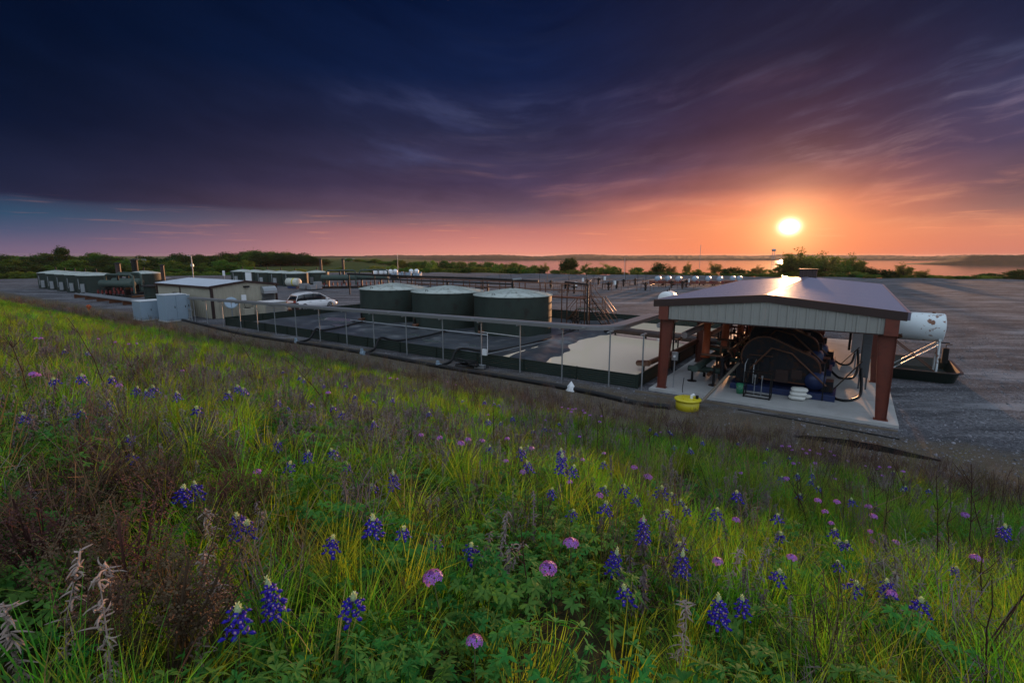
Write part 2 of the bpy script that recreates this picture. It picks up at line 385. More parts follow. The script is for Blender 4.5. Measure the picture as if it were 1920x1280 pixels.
# ================================================================== materials
M = {}
M['roof'] = mat('galvanised_roof', (.19,.18,.25), .44, .6, var=.12, vscale=1.2, bump=.15, bscale=3)
M['siding'] = mat('pale_siding', (.27,.27,.25), .5, 0, var=.10, vscale=2.5)
M['tan'] = mat('tan_siding', (.36,.33,.26), .55, 0, var=.10, vscale=2.0)
M['brown'] = mat('brown_steel', (.15,.034,.020), .5, 0, var=.18, vscale=2, col2=(.11,.028,.018), c2scale=3)
M['trim'] = mat('dark_brown_trim', (.030,.013,.011), .5, 0, var=.2)
M['conc'] = mat('concrete', (.42,.42,.41), .55, 0, var=.16, vscale=1.5, bump=.15, bscale=25, col2=(.32,.31,.30), c2scale=.9, c2lo=.52, c2hi=.72)
M['green'] = mat('dark_green_paint', (.030,.042,.036), .55, 0, var=.35, vscale=1.2, col2=(.024,.023,.019), c2scale=1.6, c2lo=.52, c2hi=.75, spec=.18)
M['greenl'] = mat('grey_green_paint', (.055,.08,.07), .5, 0, var=.2, spec=.18)
M['tankroof'] = mat('pale_tank_roof', (.40,.44,.41), .45, .1, var=.12, vscale=2.0, col2=(.26,.28,.25), c2scale=3)
M['paleroof'] = mat('pale_metal_roof', (.62,.66,.72), .38, .2, var=.08)
M['galv'] = mat('galvanised_steel', (.34,.36,.38), .42, .65, var=.18, vscale=6)
M['panelgrey'] = mat('panel_grey', (.10,.105,.115), .5, 0, var=.15, spec=.25)
M['tray'] = mat('tray_cover', (.25,.25,.26), .42, .55, var=.15, vscale=1.2)
M['corr'] = mat('corrugated_wall_green', (.030,.042,.035), .45, .2, var=.25, vscale=1.5, spec=.18)
M['black'] = mat('black_steel', (.018,.017,.017), .5, .2, var=.3, spec=.18)
M['rubber'] = mat('black_pipe', (.020,.020,.021), .42, 0, var=.3, vscale=4, spec=.18)
M['liner'] = mat('black_liner', (.050,.056,.066), .38, 0, var=.5, vscale=.9, bump=.9, bscale=2.5, col2=(.16,.165,.175), c2scale=.55, c2lo=.48, c2hi=.72, spec=.18)
M['white'] = mat('white_paint', (.74,.76,.78), .35, 0, var=.05)
M['rust'] = mat('rusty_white_paint', (.62,.68,.70), .4, 0, var=.08, vscale=3, col2=(.16,.055,.02), c2scale=2.2, c2lo=.565, c2hi=.61)
M['bluegrey'] = mat('blue_grey_paint', (.27,.35,.43), .4, .1, var=.08)
M['orange'] = mat('orange_primer', (.42,.085,.025), .5, .1, var=.25, vscale=5)
M['red'] = mat('red_valves', (.16,.02,.017), .5, 0, var=.3)
M['blue'] = mat('blue_machine_paint', (.018,.032,.10), .4, .1, var=.2)
M['engine'] = mat('dark_machine', (.022,.024,.030), .38, .2, var=.3, col2=(.06,.03,.02), c2scale=6, spec=.18)
M['yellow'] = mat('yellow_plastic', (.56,.47,.02), .42, 0, var=.12, vscale=6)
M['bag'] = mat('white_bag', (.66,.66,.62), .6, 0, var=.12, vscale=8)
M['bucket'] = mat('green_bucket', (.03,.20,.10), .4)
M['glass'] = mat('dark_glass', (.012,.016,.02), .06, 0, var=0, spec=.8)
M['tyre'] = mat('tyre_rubber', (.02,.02,.02), .7)
M['hub'] = mat('wheel_metal', (.45,.46,.48), .3, .7)
M['lightred'] = mat('tail_light', (.35,.02,.02), .3)
M['rail'] = mat('rusty_rail', (.13,.055,.03), .4, .3, var=.3)
M['wood'] = mat('weathered_wood', (.16,.13,.10), .8, var=.3)
M['brick'] = mat('brick_wall', (.22,.13,.10), .8, var=.2)
M['shingle'] = mat('grey_shingles', (.09,.09,.10), .85, var=.2)
M['poly'] = mat('pale_poly_tank', (.50,.50,.44), .45)
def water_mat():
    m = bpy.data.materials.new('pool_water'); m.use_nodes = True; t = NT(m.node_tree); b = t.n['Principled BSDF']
    b.inputs['Base Color'].default_value = (.90,.74,.55,1); b.inputs['Roughness'].default_value = .02; b.inputs['IOR'].default_value = 1.50  # cream base colour stands in for bright sky mirrored in the pool
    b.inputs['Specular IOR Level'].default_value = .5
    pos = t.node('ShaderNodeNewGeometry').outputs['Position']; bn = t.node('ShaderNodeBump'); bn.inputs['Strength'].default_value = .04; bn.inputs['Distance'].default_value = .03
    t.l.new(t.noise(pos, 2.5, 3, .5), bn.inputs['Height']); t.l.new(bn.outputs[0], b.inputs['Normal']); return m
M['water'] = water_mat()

# ================================================================== pavilion
pav = site_thing('pump_shelter', 'open-sided metal pump shelter with brown steel columns and shiny gabled roof', 'shelter', 0, 0, 0)
tag(MB().b2(-.25,-.32,-.25,7.95,18.5,.10).build('concrete_slab', M['conc']), kind='structure').matrix_world = Matrix.Translation(S(0,0)) @ Matrix.Rotation(TH,4,'Z')
EV, RG, RX = 3.70, 4.06, 3.81
def roofz(a): return EV + (RG-EV)*(1-abs(a-RX)/(RX+.15))
# columns and rafters
def ibeam_col(x, s):
    mb = MB(); h = 3.52
    for (w0, w1, t0, t1) in ((0,.022,0,.022),):
        pass
    bw, tw, fl = .28, .52, .20
    # web, outer flange, inner flange (tapered inwards)
    mb.add([(x-s*0,-.006,.1),(x+s*bw,-.006,.1),(x+s*tw,-.006,h),(x,-.006,h),(x,.006,.1),(x+s*bw,.006,.1),(x+s*tw,.006,h),(x,.006,h)],[(0,1,2,3),(7,6,5,4),(0,4,5,1),(1,5,6,2),(2,6,7,3),(3,7,4,0)])
    mb.box((x-s*.008,0,(h+.1)/2),(.014,fl,h-.1))
    q = Vector((tw-bw,0,h-.1)); 
    x0, x1 = x+s*bw, x+s*tw
    mb.add([(x0,-fl/2,.1),(x0+s*.016,-fl/2,.1),(x1+s*.016,-fl/2,h),(x1,-fl/2,h),(x0,fl/2,.1),(x0+s*.016,fl/2,.1),(x1+s*.016,fl/2,h),(x1,fl/2,h)],[(0,1,2,3),(7,6,5,4),(0,4,5,1),(1,5,6,2),(2,6,7,3),(3,7,4,0)])
    mb.box((x+s*bw/2,0,.11),(bw+.12,fl+.06,.025))
    return mb
colL = ibeam_col(0,1).mesh('column', M['brown']); colR = ibeam_col(7.62,-1).mesh('column', M['brown'])
raf = MB()
for sgn in (1,-1):
    x0 = 0 if sgn > 0 else 7.62
    P0 = [(x0, 3.10),(x0, roofz(x0)-.16),(RX,RG-.16),(RX,RG-.50),(x0+sgn*1.0, roofz(x0+sgn)-.62)]
    raf.extrude(P0, -.09, .09)
rafm = raf.mesh('rafter', M['brown'])
for b in (0.1, 6.1, 12.1, 18.1):
    obj('column', colL, pav, (0,b,0)); obj('column', colR, pav, (0,b,0)); obj('rafter', rafm, pav, (0,b+.35 if b < 1 else b,0))
# roof panels, one metre wide, with ribs
W = (18.6)/18
pan = {}
for sgn in (-1, 1):
    mb = MB(); e = -.17 if sgn < 0 else 7.79; L = abs(RX-e); nx = 1
    def zz(x): return roofz(x)
    xs = [e, RX]; y0, y1 = .004, W-.004; prof = []
    for k in range(4):
        yc = W*(k+.5)/4
        prof += [(yc-.05,0),(yc-.025,.042),(yc+.025,.042),(yc+.05,0)]
    prof = [(y0,0)]+prof+[(y1,0)]
    vs = [(x,y,zz(x)+z) for x in xs for y,z in prof]; n = len(prof)
    mb.add(vs, [(i,i+1,i+1+n,i+n) for i in range(n-1)])
    vs = [(x,y,zz(x)+z-.03) for x in xs for y,z in prof]
    mb.add(vs, [(i+n,i+1+n,i+1,i) for i in range(n-1)])
    pan[sgn] = mb.mesh('roof_panel', M['roof'])
for i in range(18):
    for sgn in (-1,1): obj('roof_panel', pan[sgn], pav, (0,-.2+W*i,.004*(i%2)))
MB().extrude([(RX-.22,RG-.005),(RX,RG+.045),(RX+.22,RG-.005),(RX+.22,RG+.012),(RX,RG+.062),(RX-.22,RG+.012)],-.22,18.42).build('ridge_cap', M['roof'], pav)
for s_, e in ((-1,-.17),(1,7.79)):
    MB().b2(e+s_*.0,-.2,EV-.22,e+s_*.09,18.4,EV+.03).build('gutter', M['trim'] if s_ < 0 else M['roof'], pav)
for y, nm in ((-.24,0),(18.43,1)):
    t_ = .33
    MB().extrude([(-.22,EV-.24),(-.22,EV+.04),(RX,RG+.06),(7.80,EV+.04),(7.80,EV-.24),(RX,RG-.21)], y-.02, y+.03).build('rake_trim', M['trim'], pav)
    mb = MB(); n = 8; x0, x1 = .36, 7.26; w_ = (x1-x0)/n
    for k in range(n):
        xa, xb = x0+k*w_+.003, x0+(k+1)*w_-.003; mb = MB(); zb = 3.00
        pts = []
        for r_ in range(3):
            xc = xa+(xb-xa)*(r_+.5)/3
            pts += [(xc-.05,0),(xc-.025,.03),(xc+.025,.03),(xc+.05,0)]
        pts = [(xa,0)]+pts+[(xb,0)]
        vs = []
        for zt in (0,1):
            for x,dy in pts: vs.append((x, y+.06-dy*(1 if y < 1 else -1), zb if zt == 0 else roofz(x)-.14))
        m_ = len(pts); mb.add(vs, [(i,i+1,i+1+m_,i+m_) for i in range(m_-1)])
        vs2 = [(v[0],v[1]+.012,v[2]) for v in vs]; mb.add(vs2, [(i+m_,i+1+m_,i+1,i) for i in range(m_-1)])
        mb.build('siding_panel', M['siding'], pav)
    MB().b2(x0,y+.02,2.96,x1,y+.12,3.0).build('siding_sill', M['trim'], pav)
    for xx in (-.02, 7.26): MB().b2(xx,y-.0,2.62 if nm else 2.96,xx+.37,y+.09,EV-.02).build('corner_trim', M['brown'], pav)
for a_ in (.06,7.56):
    MB().b2(a_-.05,.3,3.30,a_+.05,18.0,3.50).build('eave_beam', M['brown'], pav)
for a_ in (1.3,2.6,3.81,5.0,6.3):
    MB().b2(a_-.03,.2,roofz(a_)-.155,a_+.03,18.0,roofz(a_)-.035).build('purlin', M['trim'], pav)
mb = MB()
for i in range(4): mb.b2(3.4+.24*i,17.4,RG-.05,3.4+.24*i+.225,18.1,RG+.50)
v_ = mb.build('ridge_vent', M['trim'], pav)
MB().b2(3.34,17.34,RG+.505,4.42,18.16,RG+.56).build('cap', M['black'], v_)

# ---- pumps and their engines inside the shelter
def hull_profile(c1, r1, c2, r2, n=14):
    (x1,z1),(x2,z2) = c1,c2; d = math.hypot(x2-x1,z2-z1); th = math.atan2(z2-z1,x2-x1); al = math.acos((r1-r2)/d); P_ = []
    for k in range(n+1):
        a = th+al+(2*math.pi-2*al)*k/n; P_.append((x1+r1*math.cos(a), z1+r1*math.sin(a)))
    for k in range(n+1):
        a = th-al+2*al*k/n; P_.append((x2+r2*math.cos(a), z2+r2*math.sin(a)))
    return P_
def pump_unit(label):
    u = thing('pump_unit', label, 'pump', (0,0,0), 0, 'belt-driven pump units under the shelter')
    mb = MB().b2(-1.9,-.75,.10,1.75,-.62,.34).b2(-1.9,.62,.10,1.75,.75,.34).b2(-1.9,-.62,.22,-1.75,.62,.34).b2(1.6,-.62,.22,1.75,.62,.34).b2(-1.75,-.62,.28,1.6,.62,.32)
    mb.build('skid', M['blue'], u, .01)
    P_ = hull_profile((-.75,1.45),.85,(.62,1.15),.58)
    bgd = MB().extrude(P_, -.42, .02).build('belt_guard', M['engine'], u, .03)
    # rim band, proud of the guard
    mb = MB(); Q = P_+[P_[0]]
    for i in range(len(Q)-1):
        (x0,z0),(x1,z1) = Q[i],Q[i+1]; mx,mz = (x0+x1)/2,(z0+z1)/2; L = math.hypot(x1-x0,z1-z0)
        mb.box((mx,-.41,mz),(L+.01,.07,.05),0,-math.atan2(z1-z0,x1-x0))
    mb.build('rim', M['rail'], bgd)
    MB().tube([(-.95,-.2,2.28),(-.95,-.2,2.38),(-.5,-.2,2.38),(-.5,-.2,2.28)],.018,6).build('lifting_handle', M['black'], bgd)
    mb = MB().b2(-1.75,-.45,.34,-.9,.55,1.15).b2(-1.65,-.35,1.15,-1.0,.45,1.38)
    for k in range(3): mb.cyl((-1.8,-.25+.3*k,.75),(-2.15,-.25+.3*k,.75),.13,12)
    mb.build('power_end', M['engine'], u, .02)
    MB().lathe([(.0,-.5),(.34,-.5),(.34,.5),(.0,.5)],20,(1.05,.0,.75),'Y').build('electric_motor', M['blue'], u)
    MB().b2(.75,.1,1.05,1.3,.5,1.35).build('motor_junction_box', M['engine'], u, .01)
    mb = MB()
    for k in range(4): mb.cyl((-2.3+.02*k,-.4+.25*k,.45),(-2.3+.02*k,-.4+.25*k,1.15),.075,10)
    mb.cyl((-2.3,-.55,1.2),(-2.24,.5,1.2),.09,10).cyl((-2.3,-.6,.42),(-2.24,.5,.42),.11,10)
    mb.build('valve_manifold', M['engine'], u)
    MB().tube([(-1.35,-.5,.4),(-1.2,-.62,1.0),(-.5,-.6,1.9),(.2,-.57,1.75),(1.42,-.5,.62)],.035,8).build('guard_strap', M['rail'], u)
    MB().tube([(.7,-.2,1.72),(.7,-.2,1.84)],.12,10).build('breather', M['rail'], u)
    for k in range(5): MB().tube([(-1.55+.16*k,-.66,.4),(-1.55+.16*k,-.66,1.25-.1*(k%2)),(-1.5+.16*k,-.45,1.35)],.018,6).build('lubricator_tube', M['galv'] if k%2 else M['black'], u)
    MB().b2(-1.3,-.50,1.52,-.45,-.44,1.545).build('guard_bar', M['rail'], bgd); MB().b2(-.3,-.47,.55,.15,-.425,1.05).b2(.25,-.47,.75,.6,-.425,1.1).build('inspection_plate', M['trim'], bgd)
    for x in (-.95,-.55): MB().b2(x,-.46,.7,x+.02,-.43,1.5).build('guard_rib', M['black'], bgd)
    MB().b2(1.25,-.3,.34,1.65,.3,.75).build('junction_cabinet', M['engine'], u, .01)
    return u
pu = pump_unit('dark belt-guarded pump on blue skid nearest the front edge of the shelter slab')
pu.location = S(4.4,2.3); pu.rotation_euler = (0,0,TH)
bpy.context.view_layer.update(); KIDS[pu.name] = list(pu.children)
dup(pu, S(4.15,5.6,.28), TH, 'second dark belt-guarded pump standing right behind the nearest one')
dup(pu, S(4.2,9.4), TH, 'farthest dark belt-guarded pump, behind the other two under the shelter')
# pulsation dampers: orange vertical cylinders
def damper(label):
    d = thing('orange_standpipe', label, 'standpipe', (0,0,0), 0, 'orange standpipes along the pump manifold')
    MB().lathe([(0,.98),(.22,1.0),(.17,1.12),(.14,2.50),(.17,2.52),(.17,2.60),(0,2.62)],16).build('cylinder', M['orange'], d)
    MB().cyl((0,0,2.62),(0,0,2.72),.05,8).build('cap', M['black'], d)
    MB().cyl((0,0,.10),(0,0,1.0),.06,8).build('riser', M['black'], d)
    return d
dm = damper('orange capped standpipe nearest the front of the shelter'); dm.location = S(1.15,3.0); KIDS[dm.name] = list(dm.children)
bpy.context.view_layer.update(); KIDS[dm.name] = list(dm.children)
for k,(a_,b_,l) in enumerate([(1.5,5.2,'second orange standpipe from the front, its top lit by the sun'),(1.75,7.6,'orange standpipe in the middle of the shelter row'),(1.9,9.6,'fourth orange standpipe from the front of the shelter'),(2.1,12.0,'farthest orange standpipe near the back of the shelter')]):
    dup(dm, S(a_,b_,.15 if k == 0 else .0), TH, l)
# manifold pipes along the left side
def pipes(name, label, cat, segs, m, a=0, b=0, group=None, n=10):
    t_ = site_thing(name, label, cat, a, b, 0, 0, group)
    for nm, pts, r in segs: MB().tube(pts, r, n).build(nm, M[m] if nm in ('pipe','long_pipe','run') else M['black'], t_)
    return t_
pipes('suction_header','long dark header pipe on stands along the left side of the shelter','pipe',
  [('pipe',[(1.2,1.0,.85),(1.3,14,.85)],.15),('pipe',[(.6,2.4,.55),(3.0,2.2,.62)],.13),('pipe',[(1.0,3.1,1.0),(2.6,3.0,1.0)],.10),('pipe',[(1.0,4.6,1.15),(2.6,4.4,1.0)],.09),('pipe',[(.9,6.4,1.1),(2.6,6.2,1.1)],.09),
   ('stand',[(.9,1.9,.1),(.9,1.9,.55)],.05),('stand',[(1.85,1.6,.1),(1.85,1.6,.95)],.05),('stand',[(1.25,5,.1),(1.25,5,.75)],.05),('stand',[(1.28,9,.1),(1.28,9,.75)],.05),('foot',[(.9,1.9,.10),(.9,1.9,.125)],.2),('foot',[(1.85,1.6,.10),(1.85,1.6,.125)],.2)],'greenl')
pipes('discharge_pipe','upper pipe with sunlit edge running back beside the left columns','pipe',
  [('long_pipe',[(-.35,.9,2.55),(-.25,8,2.55),(-.2,17,2.5)],.11),('stand',[(-.3,3,.2),(-.3,3,2.45)],.04),('stand',[(-.28,8,.2),(-.28,8,2.45)],.04),('stand',[(-.25,13,.2),(-.25,13,2.45)],.04)],'galv')
pipes('discharge_pipe','second upper pipe inside the left row of columns','pipe',
  [('long_pipe',[(.75,.8,2.25),(.85,8,2.3),(.95,17,2.3)],.14),('stand',[(.8,4,.1),(.8,4,2.15)],.04),('stand',[(.84,9,.1),(.84,9,2.15)],.04),('stand',[(.9,14,.1),(.9,14,2.15)],.04)],'galv')
pipes('low_pipe','rust-brown pipe slanting up past the front left column','pipe',
  [('long_pipe',[(-.9,1.4,.75),(-.3,4,1.0),(.2,8,1.3),(.4,13,1.35)],.12),('pipe',[(-1.6,2.1,.55),(-.9,1.4,.75)],.14),('stand',[(-1.2,1.7,.0),(-1.2,1.7,.6)],.045),('stand',[(.2,8,.1),(.2,8,1.2)],.045)],'rail')
pipes('drain_pipe','thin pale pipe slanting down from the pumps to the yellow sump lid','pipe',
  [('pipe',[(2.75,1.7,1.15),(2.2,-1.5,.30),(2.13,-1.85,.26)],.055)],'wood')
pipes('pump_piping','tangle of dark pipes and valves between the orange standpipes and the nearest pumps','piping',
  [('pipe',[(1.2,2.0+1.5*k,1.3+.12*k),(2.0,2.0+1.5*k,1.3+.12*k),(2.3,2.0+1.5*k,.7)],.06) for k in range(7)]+[('pipe',[(1.9,2.4+1.5*k,.3),(1.9,2.4+1.5*k,1.7)],.045) for k in range(7)]+[('valve',[(1.75,2.4+1.5*k,1.1),(2.05,2.4+1.5*k,1.1)],.11) for k in range(7)]+
  [('long_pipe',[(2.35,1.6,1.62),(2.45,13,1.62)],.055),('long_pipe',[(.35,1.5,1.95),(.45,15,1.95)],.05),('long_pipe',[(1.6,1.8,.5),(1.6,13,.5)],.09)],'rail')
# small posts/conduits on the left interior
mb = MB()
cn = site_thing('conduit_rack','cluster of thin vertical conduits and valves behind the front left column','conduits',0,0,0)
random.seed(3)
for k in range(16):
    x = .5+random.random()*1.9; y = 3+random.random()*11; z = 1.2+random.random()*1.6
    m_ = MB().tube([(x,y,.1),(x,y,z),(x+.25,y+.1,z)],.025,6); m_.box((x,y,z-.2),(.12,.12,.14)); m_.build('conduit', M['black'] if k%3 else M['brown'], cn)
# dark box hopper on legs, rear of shelter
hp = site_thing('brown_box_on_legs','brown box tank raised on thin legs under the rear of the roof','tank',4.75,11.2,0)
MB().box((0,0,1.98),(1.15,1.0,1.3)).build('box', M['brown'], hp, .02)
for x in (-.1,.12,.62): 
    for y in (-.5,.5): MB().cyl((x*.8,y*.8,.1),(x*.8,y*.8,1.33),.03,8).build('leg', M['black'], hp)
# electrical cabinets and conduit by the right columns
ec = site_thing('electric_cabinet','tall grey electrical panel standing against the right columns','cabinet',7.0,4.4,0)
MB().b2(-.16,-.18,.62,.16,.18,2.45).build('body', M['panelgrey'], ec, .01)
MB().b2(-.13,-.21,.70,.13,-.185,1.95).build('door', M['panelgrey'], ec, .005)
for x in (-.12,.12): MB().b2(x-.03,-.03,.10,x+.03,.03,.62).build('leg', M['panelgrey'], ec)
for x in (-.1,.05): MB().tube([(x,0,2.45),(x,0,3.3)],.025,6).build('conduit', M['panelgrey'], ec)
ec2 = site_thing('electric_cabinet','rear grey panel with round dark fittings farther along the right columns','cabinet',6.75,8.6,0)
MB().b2(-.22,-.18,.9,.22,.18,2.5).build('body', M['galv'], ec2, .01)
MB().cyl((-.3,0,1.0),(-.3,0,2.7),.05,8).build('conduit', M['black'], ec2)
MB().b2(-.03,-.03,.1,.03,.03,.9).build('leg', M['galv'], ec2)
def hose(name, label, cat, pts, r, m='rubber', group=None, a=0, b=0):
    P_ = []
    pts = [Vector(p) for p in pts]; Q = [pts[0]*2-pts[1]]+pts+[pts[-1]*2-pts[-2]]
    for i in range(1, len(Q)-2):
        for k in range(7):
            t_ = k/7; P_.append(.5*((2*Q[i])+(-Q[i-1]+Q[i+1])*t_+(2*Q[i-1]-5*Q[i]+4*Q[i+1]-Q[i+2])*t_*t_+(-Q[i-1]+3*Q[i]-3*Q[i+1]+Q[i+2])*t_**3))
    P_.append(pts[-1]); P_ = [Vector(S(p.x+a,p.y+b,p.z)) for p in P_]
    o = MB().tube(P_, r, 8).build(name, M[m]); return tag(o, label, cat, group)
hose('floor_hose','thick black cable looping over the slab beside the nearest pump','hose',[(5.9,2.6,.45),(6.1,2.1,.16),(6.5,1.9,.15),(6.9,2.6,.2),(6.95,3.6,.5),(6.9,4.1,1.0)],.055)
hose('floor_hose','black cable looping over the slab beside the second pump','hose',[(5.8,6.3,.4),(6.2,5.9,.16),(6.7,6.2,.18),(6.85,7.2,.5),(6.8,8.2,1.1)],.055)
hose('floor_hose','farthest black cable loop lying on the slab','hose',[(5.7,9.6,.4),(6.2,9.2,.16),(6.6,9.6,.2),(6.75,10.4,.7)],.05)
hose('thin_cable','thin black cable hanging over the slab edge left of the yellow lid','cable',[(.9,.6,.5),(1.05,-.1,.16),(1.25,-.5,-.0),(1.6,-1.2,.05),(1.8,-1.7,.3)],.015)
hose('brace_rod','thin dark rod leaning from the panel across to the nearest pump','rod',[(5.9,2.2,.2),(6.9,4.0,1.3)],.025,'black')
hose('brace_rod','thin dark rod leaning behind the electrical panel','rod',[(6.2,5.2,.9),(6.8,6.4,1.5)],.02,'black')
# open black frame stand in front of the nearest pump
fr = site_thing('frame_stand','thin black pipe frame with two upright gauges before the nearest pump','stand',3.65,.75,.1)
for x in (-.45,.45):
    for y in (-.25,.25): MB().b2(x-.02,y-.02,0,x+.02,y+.02,1.0).build('leg', M['black'], fr)
MB().b2(-.43,-.27,.02,.43,-.235,.06).b2(-.43,.235,.02,.43,.27,.06).b2(-.47,-.23,.02,-.435,.23,.06).b2(.435,-.23,.02,.47,.23,.06).build('base_frame', M['black'], fr)
MB().b2(-.43,-.27,.96,.43,-.235,1.0).b2(-.43,.235,.96,.43,.27,1.0).build('top_frame', M['black'], fr)
for x in (-.08,.16): MB().tube([(x-.08,-.3,.12),(x,-.3,.15),(x,-.3,.85)],.014,6).box((x,-.3,.88),(.06,.04,.09)).build('gauge', M['galv'], fr)
fr2 = site_thing('frame_stand','tall thin black frame at the right end of the nearest pump','stand',5.75,1.55,.1)
for x,y in ((0,0),(0,.9)): MB().b2(x-.02,y-.02,0,x+.02,y+.02,1.45).build('leg', M['black'], fr2)
MB().b2(-.02,.02,1.41,.02,.88,1.45).build('bar', M['black'], fr2)
bk = site_thing('bucket','green plastic bucket on the slab in front of the nearest pump','bucket',3.0,.95,.1)
MB().lathe([(0,.0),(.13,.0),(.165,.38),(.155,.38),(.12,.02)],18).build('body', M['bucket'], bk)
MB().tube([(.165,0,.36),(.12,-.12,.26),(0,-.19,.2),(-.12,-.12,.26),(-.165,0,.36)],.006,5).build('handle', M['galv'], bk)
def bag(z, k):
    mb = MB(); n, m_ = 14, 7; vs = []; fs = []
    for j in range(m_+1):
        v = -math.pi/2+math.pi*j/m_
        for i in range(n):
            u = 2*math.pi*i/n; sx_ = abs(math.cos(u))**.55*(1 if math.cos(u)>0 else -1); sy_ = abs(math.sin(u))**.55*(1 if math.sin(u)>0 else -1); cv = max(.0,math.cos(v))**.4
            q = 1+.08*noise.noise(Vector((u*1.3, v*2, k*3.)))
            vs.append((.29*sx_*cv*q, .20*sy_*cv*q, .085*math.sin(v)*(1+.2*noise.noise(Vector((sx_*2,sy_*2,k)))) ))
    for j in range(m_):
        for i in range(n): fs.append((j*n+i, j*n+(i+1)%n, (j+1)*n+(i+1)%n, (j+1)*n+i))
    return mb.add(vs, fs, True)
for k,l in enumerate(['white filled sack at the bottom of the pile by the nearest pump','white filled sack in the middle of the pile by the nearest pump','topmost white filled sack of the pile by the nearest pump','white filled sack lying behind the pile by the nearest pump']):
    o = bag(0,k).build('sack', M['bag']); o.location = S(4.95+.03*k+(.1 if k == 3 else 0), 1.15+(.45 if k == 3 else 0), (.2+.155*k) if k < 3 else .2); o.rotation_euler = (0,0,TH+.15*k); tag(o, l, 'sack', 'white sacks piled on the slab')
# yellow sump lid
sp = site_thing('yellow_sump','round yellow plastic sump with flat lid beside the slab','sump',1.75,-1.98,0)
MB().lathe([(0,-.05),(.40,-.05),(.41,.34),(0,.34)],32).build('body', M['yellow'], sp)
MB().lathe([(0,.345),(.47,.345),(.47,.385),(.44,.40),(0,.40)],32).build('lid', M['yellow'], sp)
MB().tube([(.30,.10,.40),(.30,.10,.52)],.05,10).build('pump_stub', M['black'], sp)
MB().tube([(.12,.05,.40),(.12,.05,.50),(.2,.1,.54)],.055,10).build('elbow', M['white'], sp)
for x,y in ((-.2,.1),(-.1,-.2),(.25,-.15)): MB().cyl((x,y,.40),(x,y,.43),.03,8).build('plug', M['yellow'], sp)
# grey switch boxes by the front left column
sw = site_thing('switch_box','small grey switch box fixed beside the front left column','box',.55,.35,0)
MB().b2(-.12,-.06,1.25,.12,.06,1.6).build('body', M['galv'], sw, .01); MB().b2(-.02,-.02,.1,.02,.02,1.25).build('post', M['galv'], sw)
MB().cyl((0,-.06,1.42),(0,-.09,1.42),.05,12).build('dial', M['white'], sw)

# ================================================================== white rusty tank on stand and its tub
def cyl_tank(mb, L, r, z, axis='X'):
    pr = [(0,-L/2-.09),(r*.6,-L/2-.07),(r*.93,-L/2-.02),(r,-L/2+.03),(r,L/2-.03),(r*.93,L/2+.02),(r*.6,L/2+.07),(0,L/2+.09)]
    return mb.lathe(pr, 36, (0,0,z), axis)
wt = site_thing('fuel_tank','white rust-stained cylindrical tank raised on crossed legs beside the shelter','tank',9.05,10.1,0)
tb = cyl_tank(MB(),1.8,.66,2.18).build('body', M['rust'], wt)
MB().cyl((-.55,0,2.83),(-.55,0,2.93),.13,14).cyl((.5,0,2.83),(.5,0,2.9),.07,12).build('hatch', M['rail'], wt)
MB().tube([(.85,-.1,1.62),(.85,-.1,1.5),(1.2,-.1,1.5)],.03,8).build('drain_valve', M['black'], wt)
for x in (-.8,.8):
    for y in (-.5,.5): MB().tube([(x*1.02,y,.1),(x,y*.8,1.85)],.045,8).build('leg', M['rust'], wt)
    MB().b2(x-.05,-.5,1.60,x+.05,.5,1.70).build('saddle', M['rust'], wt)
for y in (-.5,.5):
    MB().tube([(-.8,y,1.45),(.8,y,.15)],.026,6).build('cross_brace', M['rail'], wt); MB().tube([(-.8,y+.03,.15),(.8,y+.03,1.45)],.026,6).build('cross_brace', M['rust'], wt)
for x in (-.8,.8): MB().tube([(x,-.5,.3),(x,.5,1.4)],.022,6).build('cross_brace', M['rail'], wt)
MB().b2(1.0,-.12,.55,1.22,.12,1.25).tube([(1.1,0,1.25),(1.1,0,1.42),(1.3,-.1,1.45)],.02,6).build('dispenser_pump', M['black'], wt)
tub = site_thing('containment_tub','black open tub under the raised white tank','tub',9.15,9.7,0)
mb = MB()
def rr(sx, sy, r, z, n=6):
    P_ = []
    for cx, cy_, a0 in ((sx-r,sy-r,0),(-sx+r,sy-r,90),(-sx+r,-sy+r,180),(sx-r,-sy+r,270)):
        for k in range(n+1): a = R(a0+90*k/n); P_.append((cx+r*math.cos(a), cy_+r*math.sin(a), z))
    return P_
L_ = [rr(1.22,1.75,.45,.0),rr(1.36,1.9,.5,.46),rr(1.46,2.0,.5,.47),rr(1.46,2.0,.5,.51),rr(1.34,1.86,.48,.51),rr(1.18,1.7,.42,.05)]
n_ = len(L_[0]); vs = [v for l in L_ for v in l]; fs = []
for j in range(len(L_)-1):
    for i in range(n_): fs.append((j*n_+i, j*n_+(i+1)%n_, (j+1)*n_+(i+1)%n_, (j+1)*n_+i))
fs.append(tuple((len(L_)-1)*n_+i for i in range(n_))); mb.add(vs, fs)
mb.build('shell', mat('black_green_plastic',(.010,.018,.015),.35,0,var=.2), tub)
# small white tank behind the pool
w2 = site_thing('small_tank','small white drum tank on thin legs left of the shelter roof','tank',-6.6,22.6,0)
cyl_tank(MB(),1.6,.60,1.86,'Y').build('body', M['white'], w2)
for x in (-.4,.4):
    for y in (-.55,.55): MB().tube([(x*1.5,y*1.1,0),(x,y,1.4)],.03,6).build('leg', M['rail'], w2)
for y in (-.55,.55): MB().tube([(-.52,y,.45),(.52,y,.45)],.02,6).tube([(-.55,y,.1),(.42,y,1.3)],.02,6).build('cross_brace', M['rail'], w2)
MB().cyl((.0,.3,2.44),(.0,.3,2.75),.04,8).cyl((.0,-.2,2.44),(.0,-.2,2.6),.06,8).build('vent', M['black'], w2)

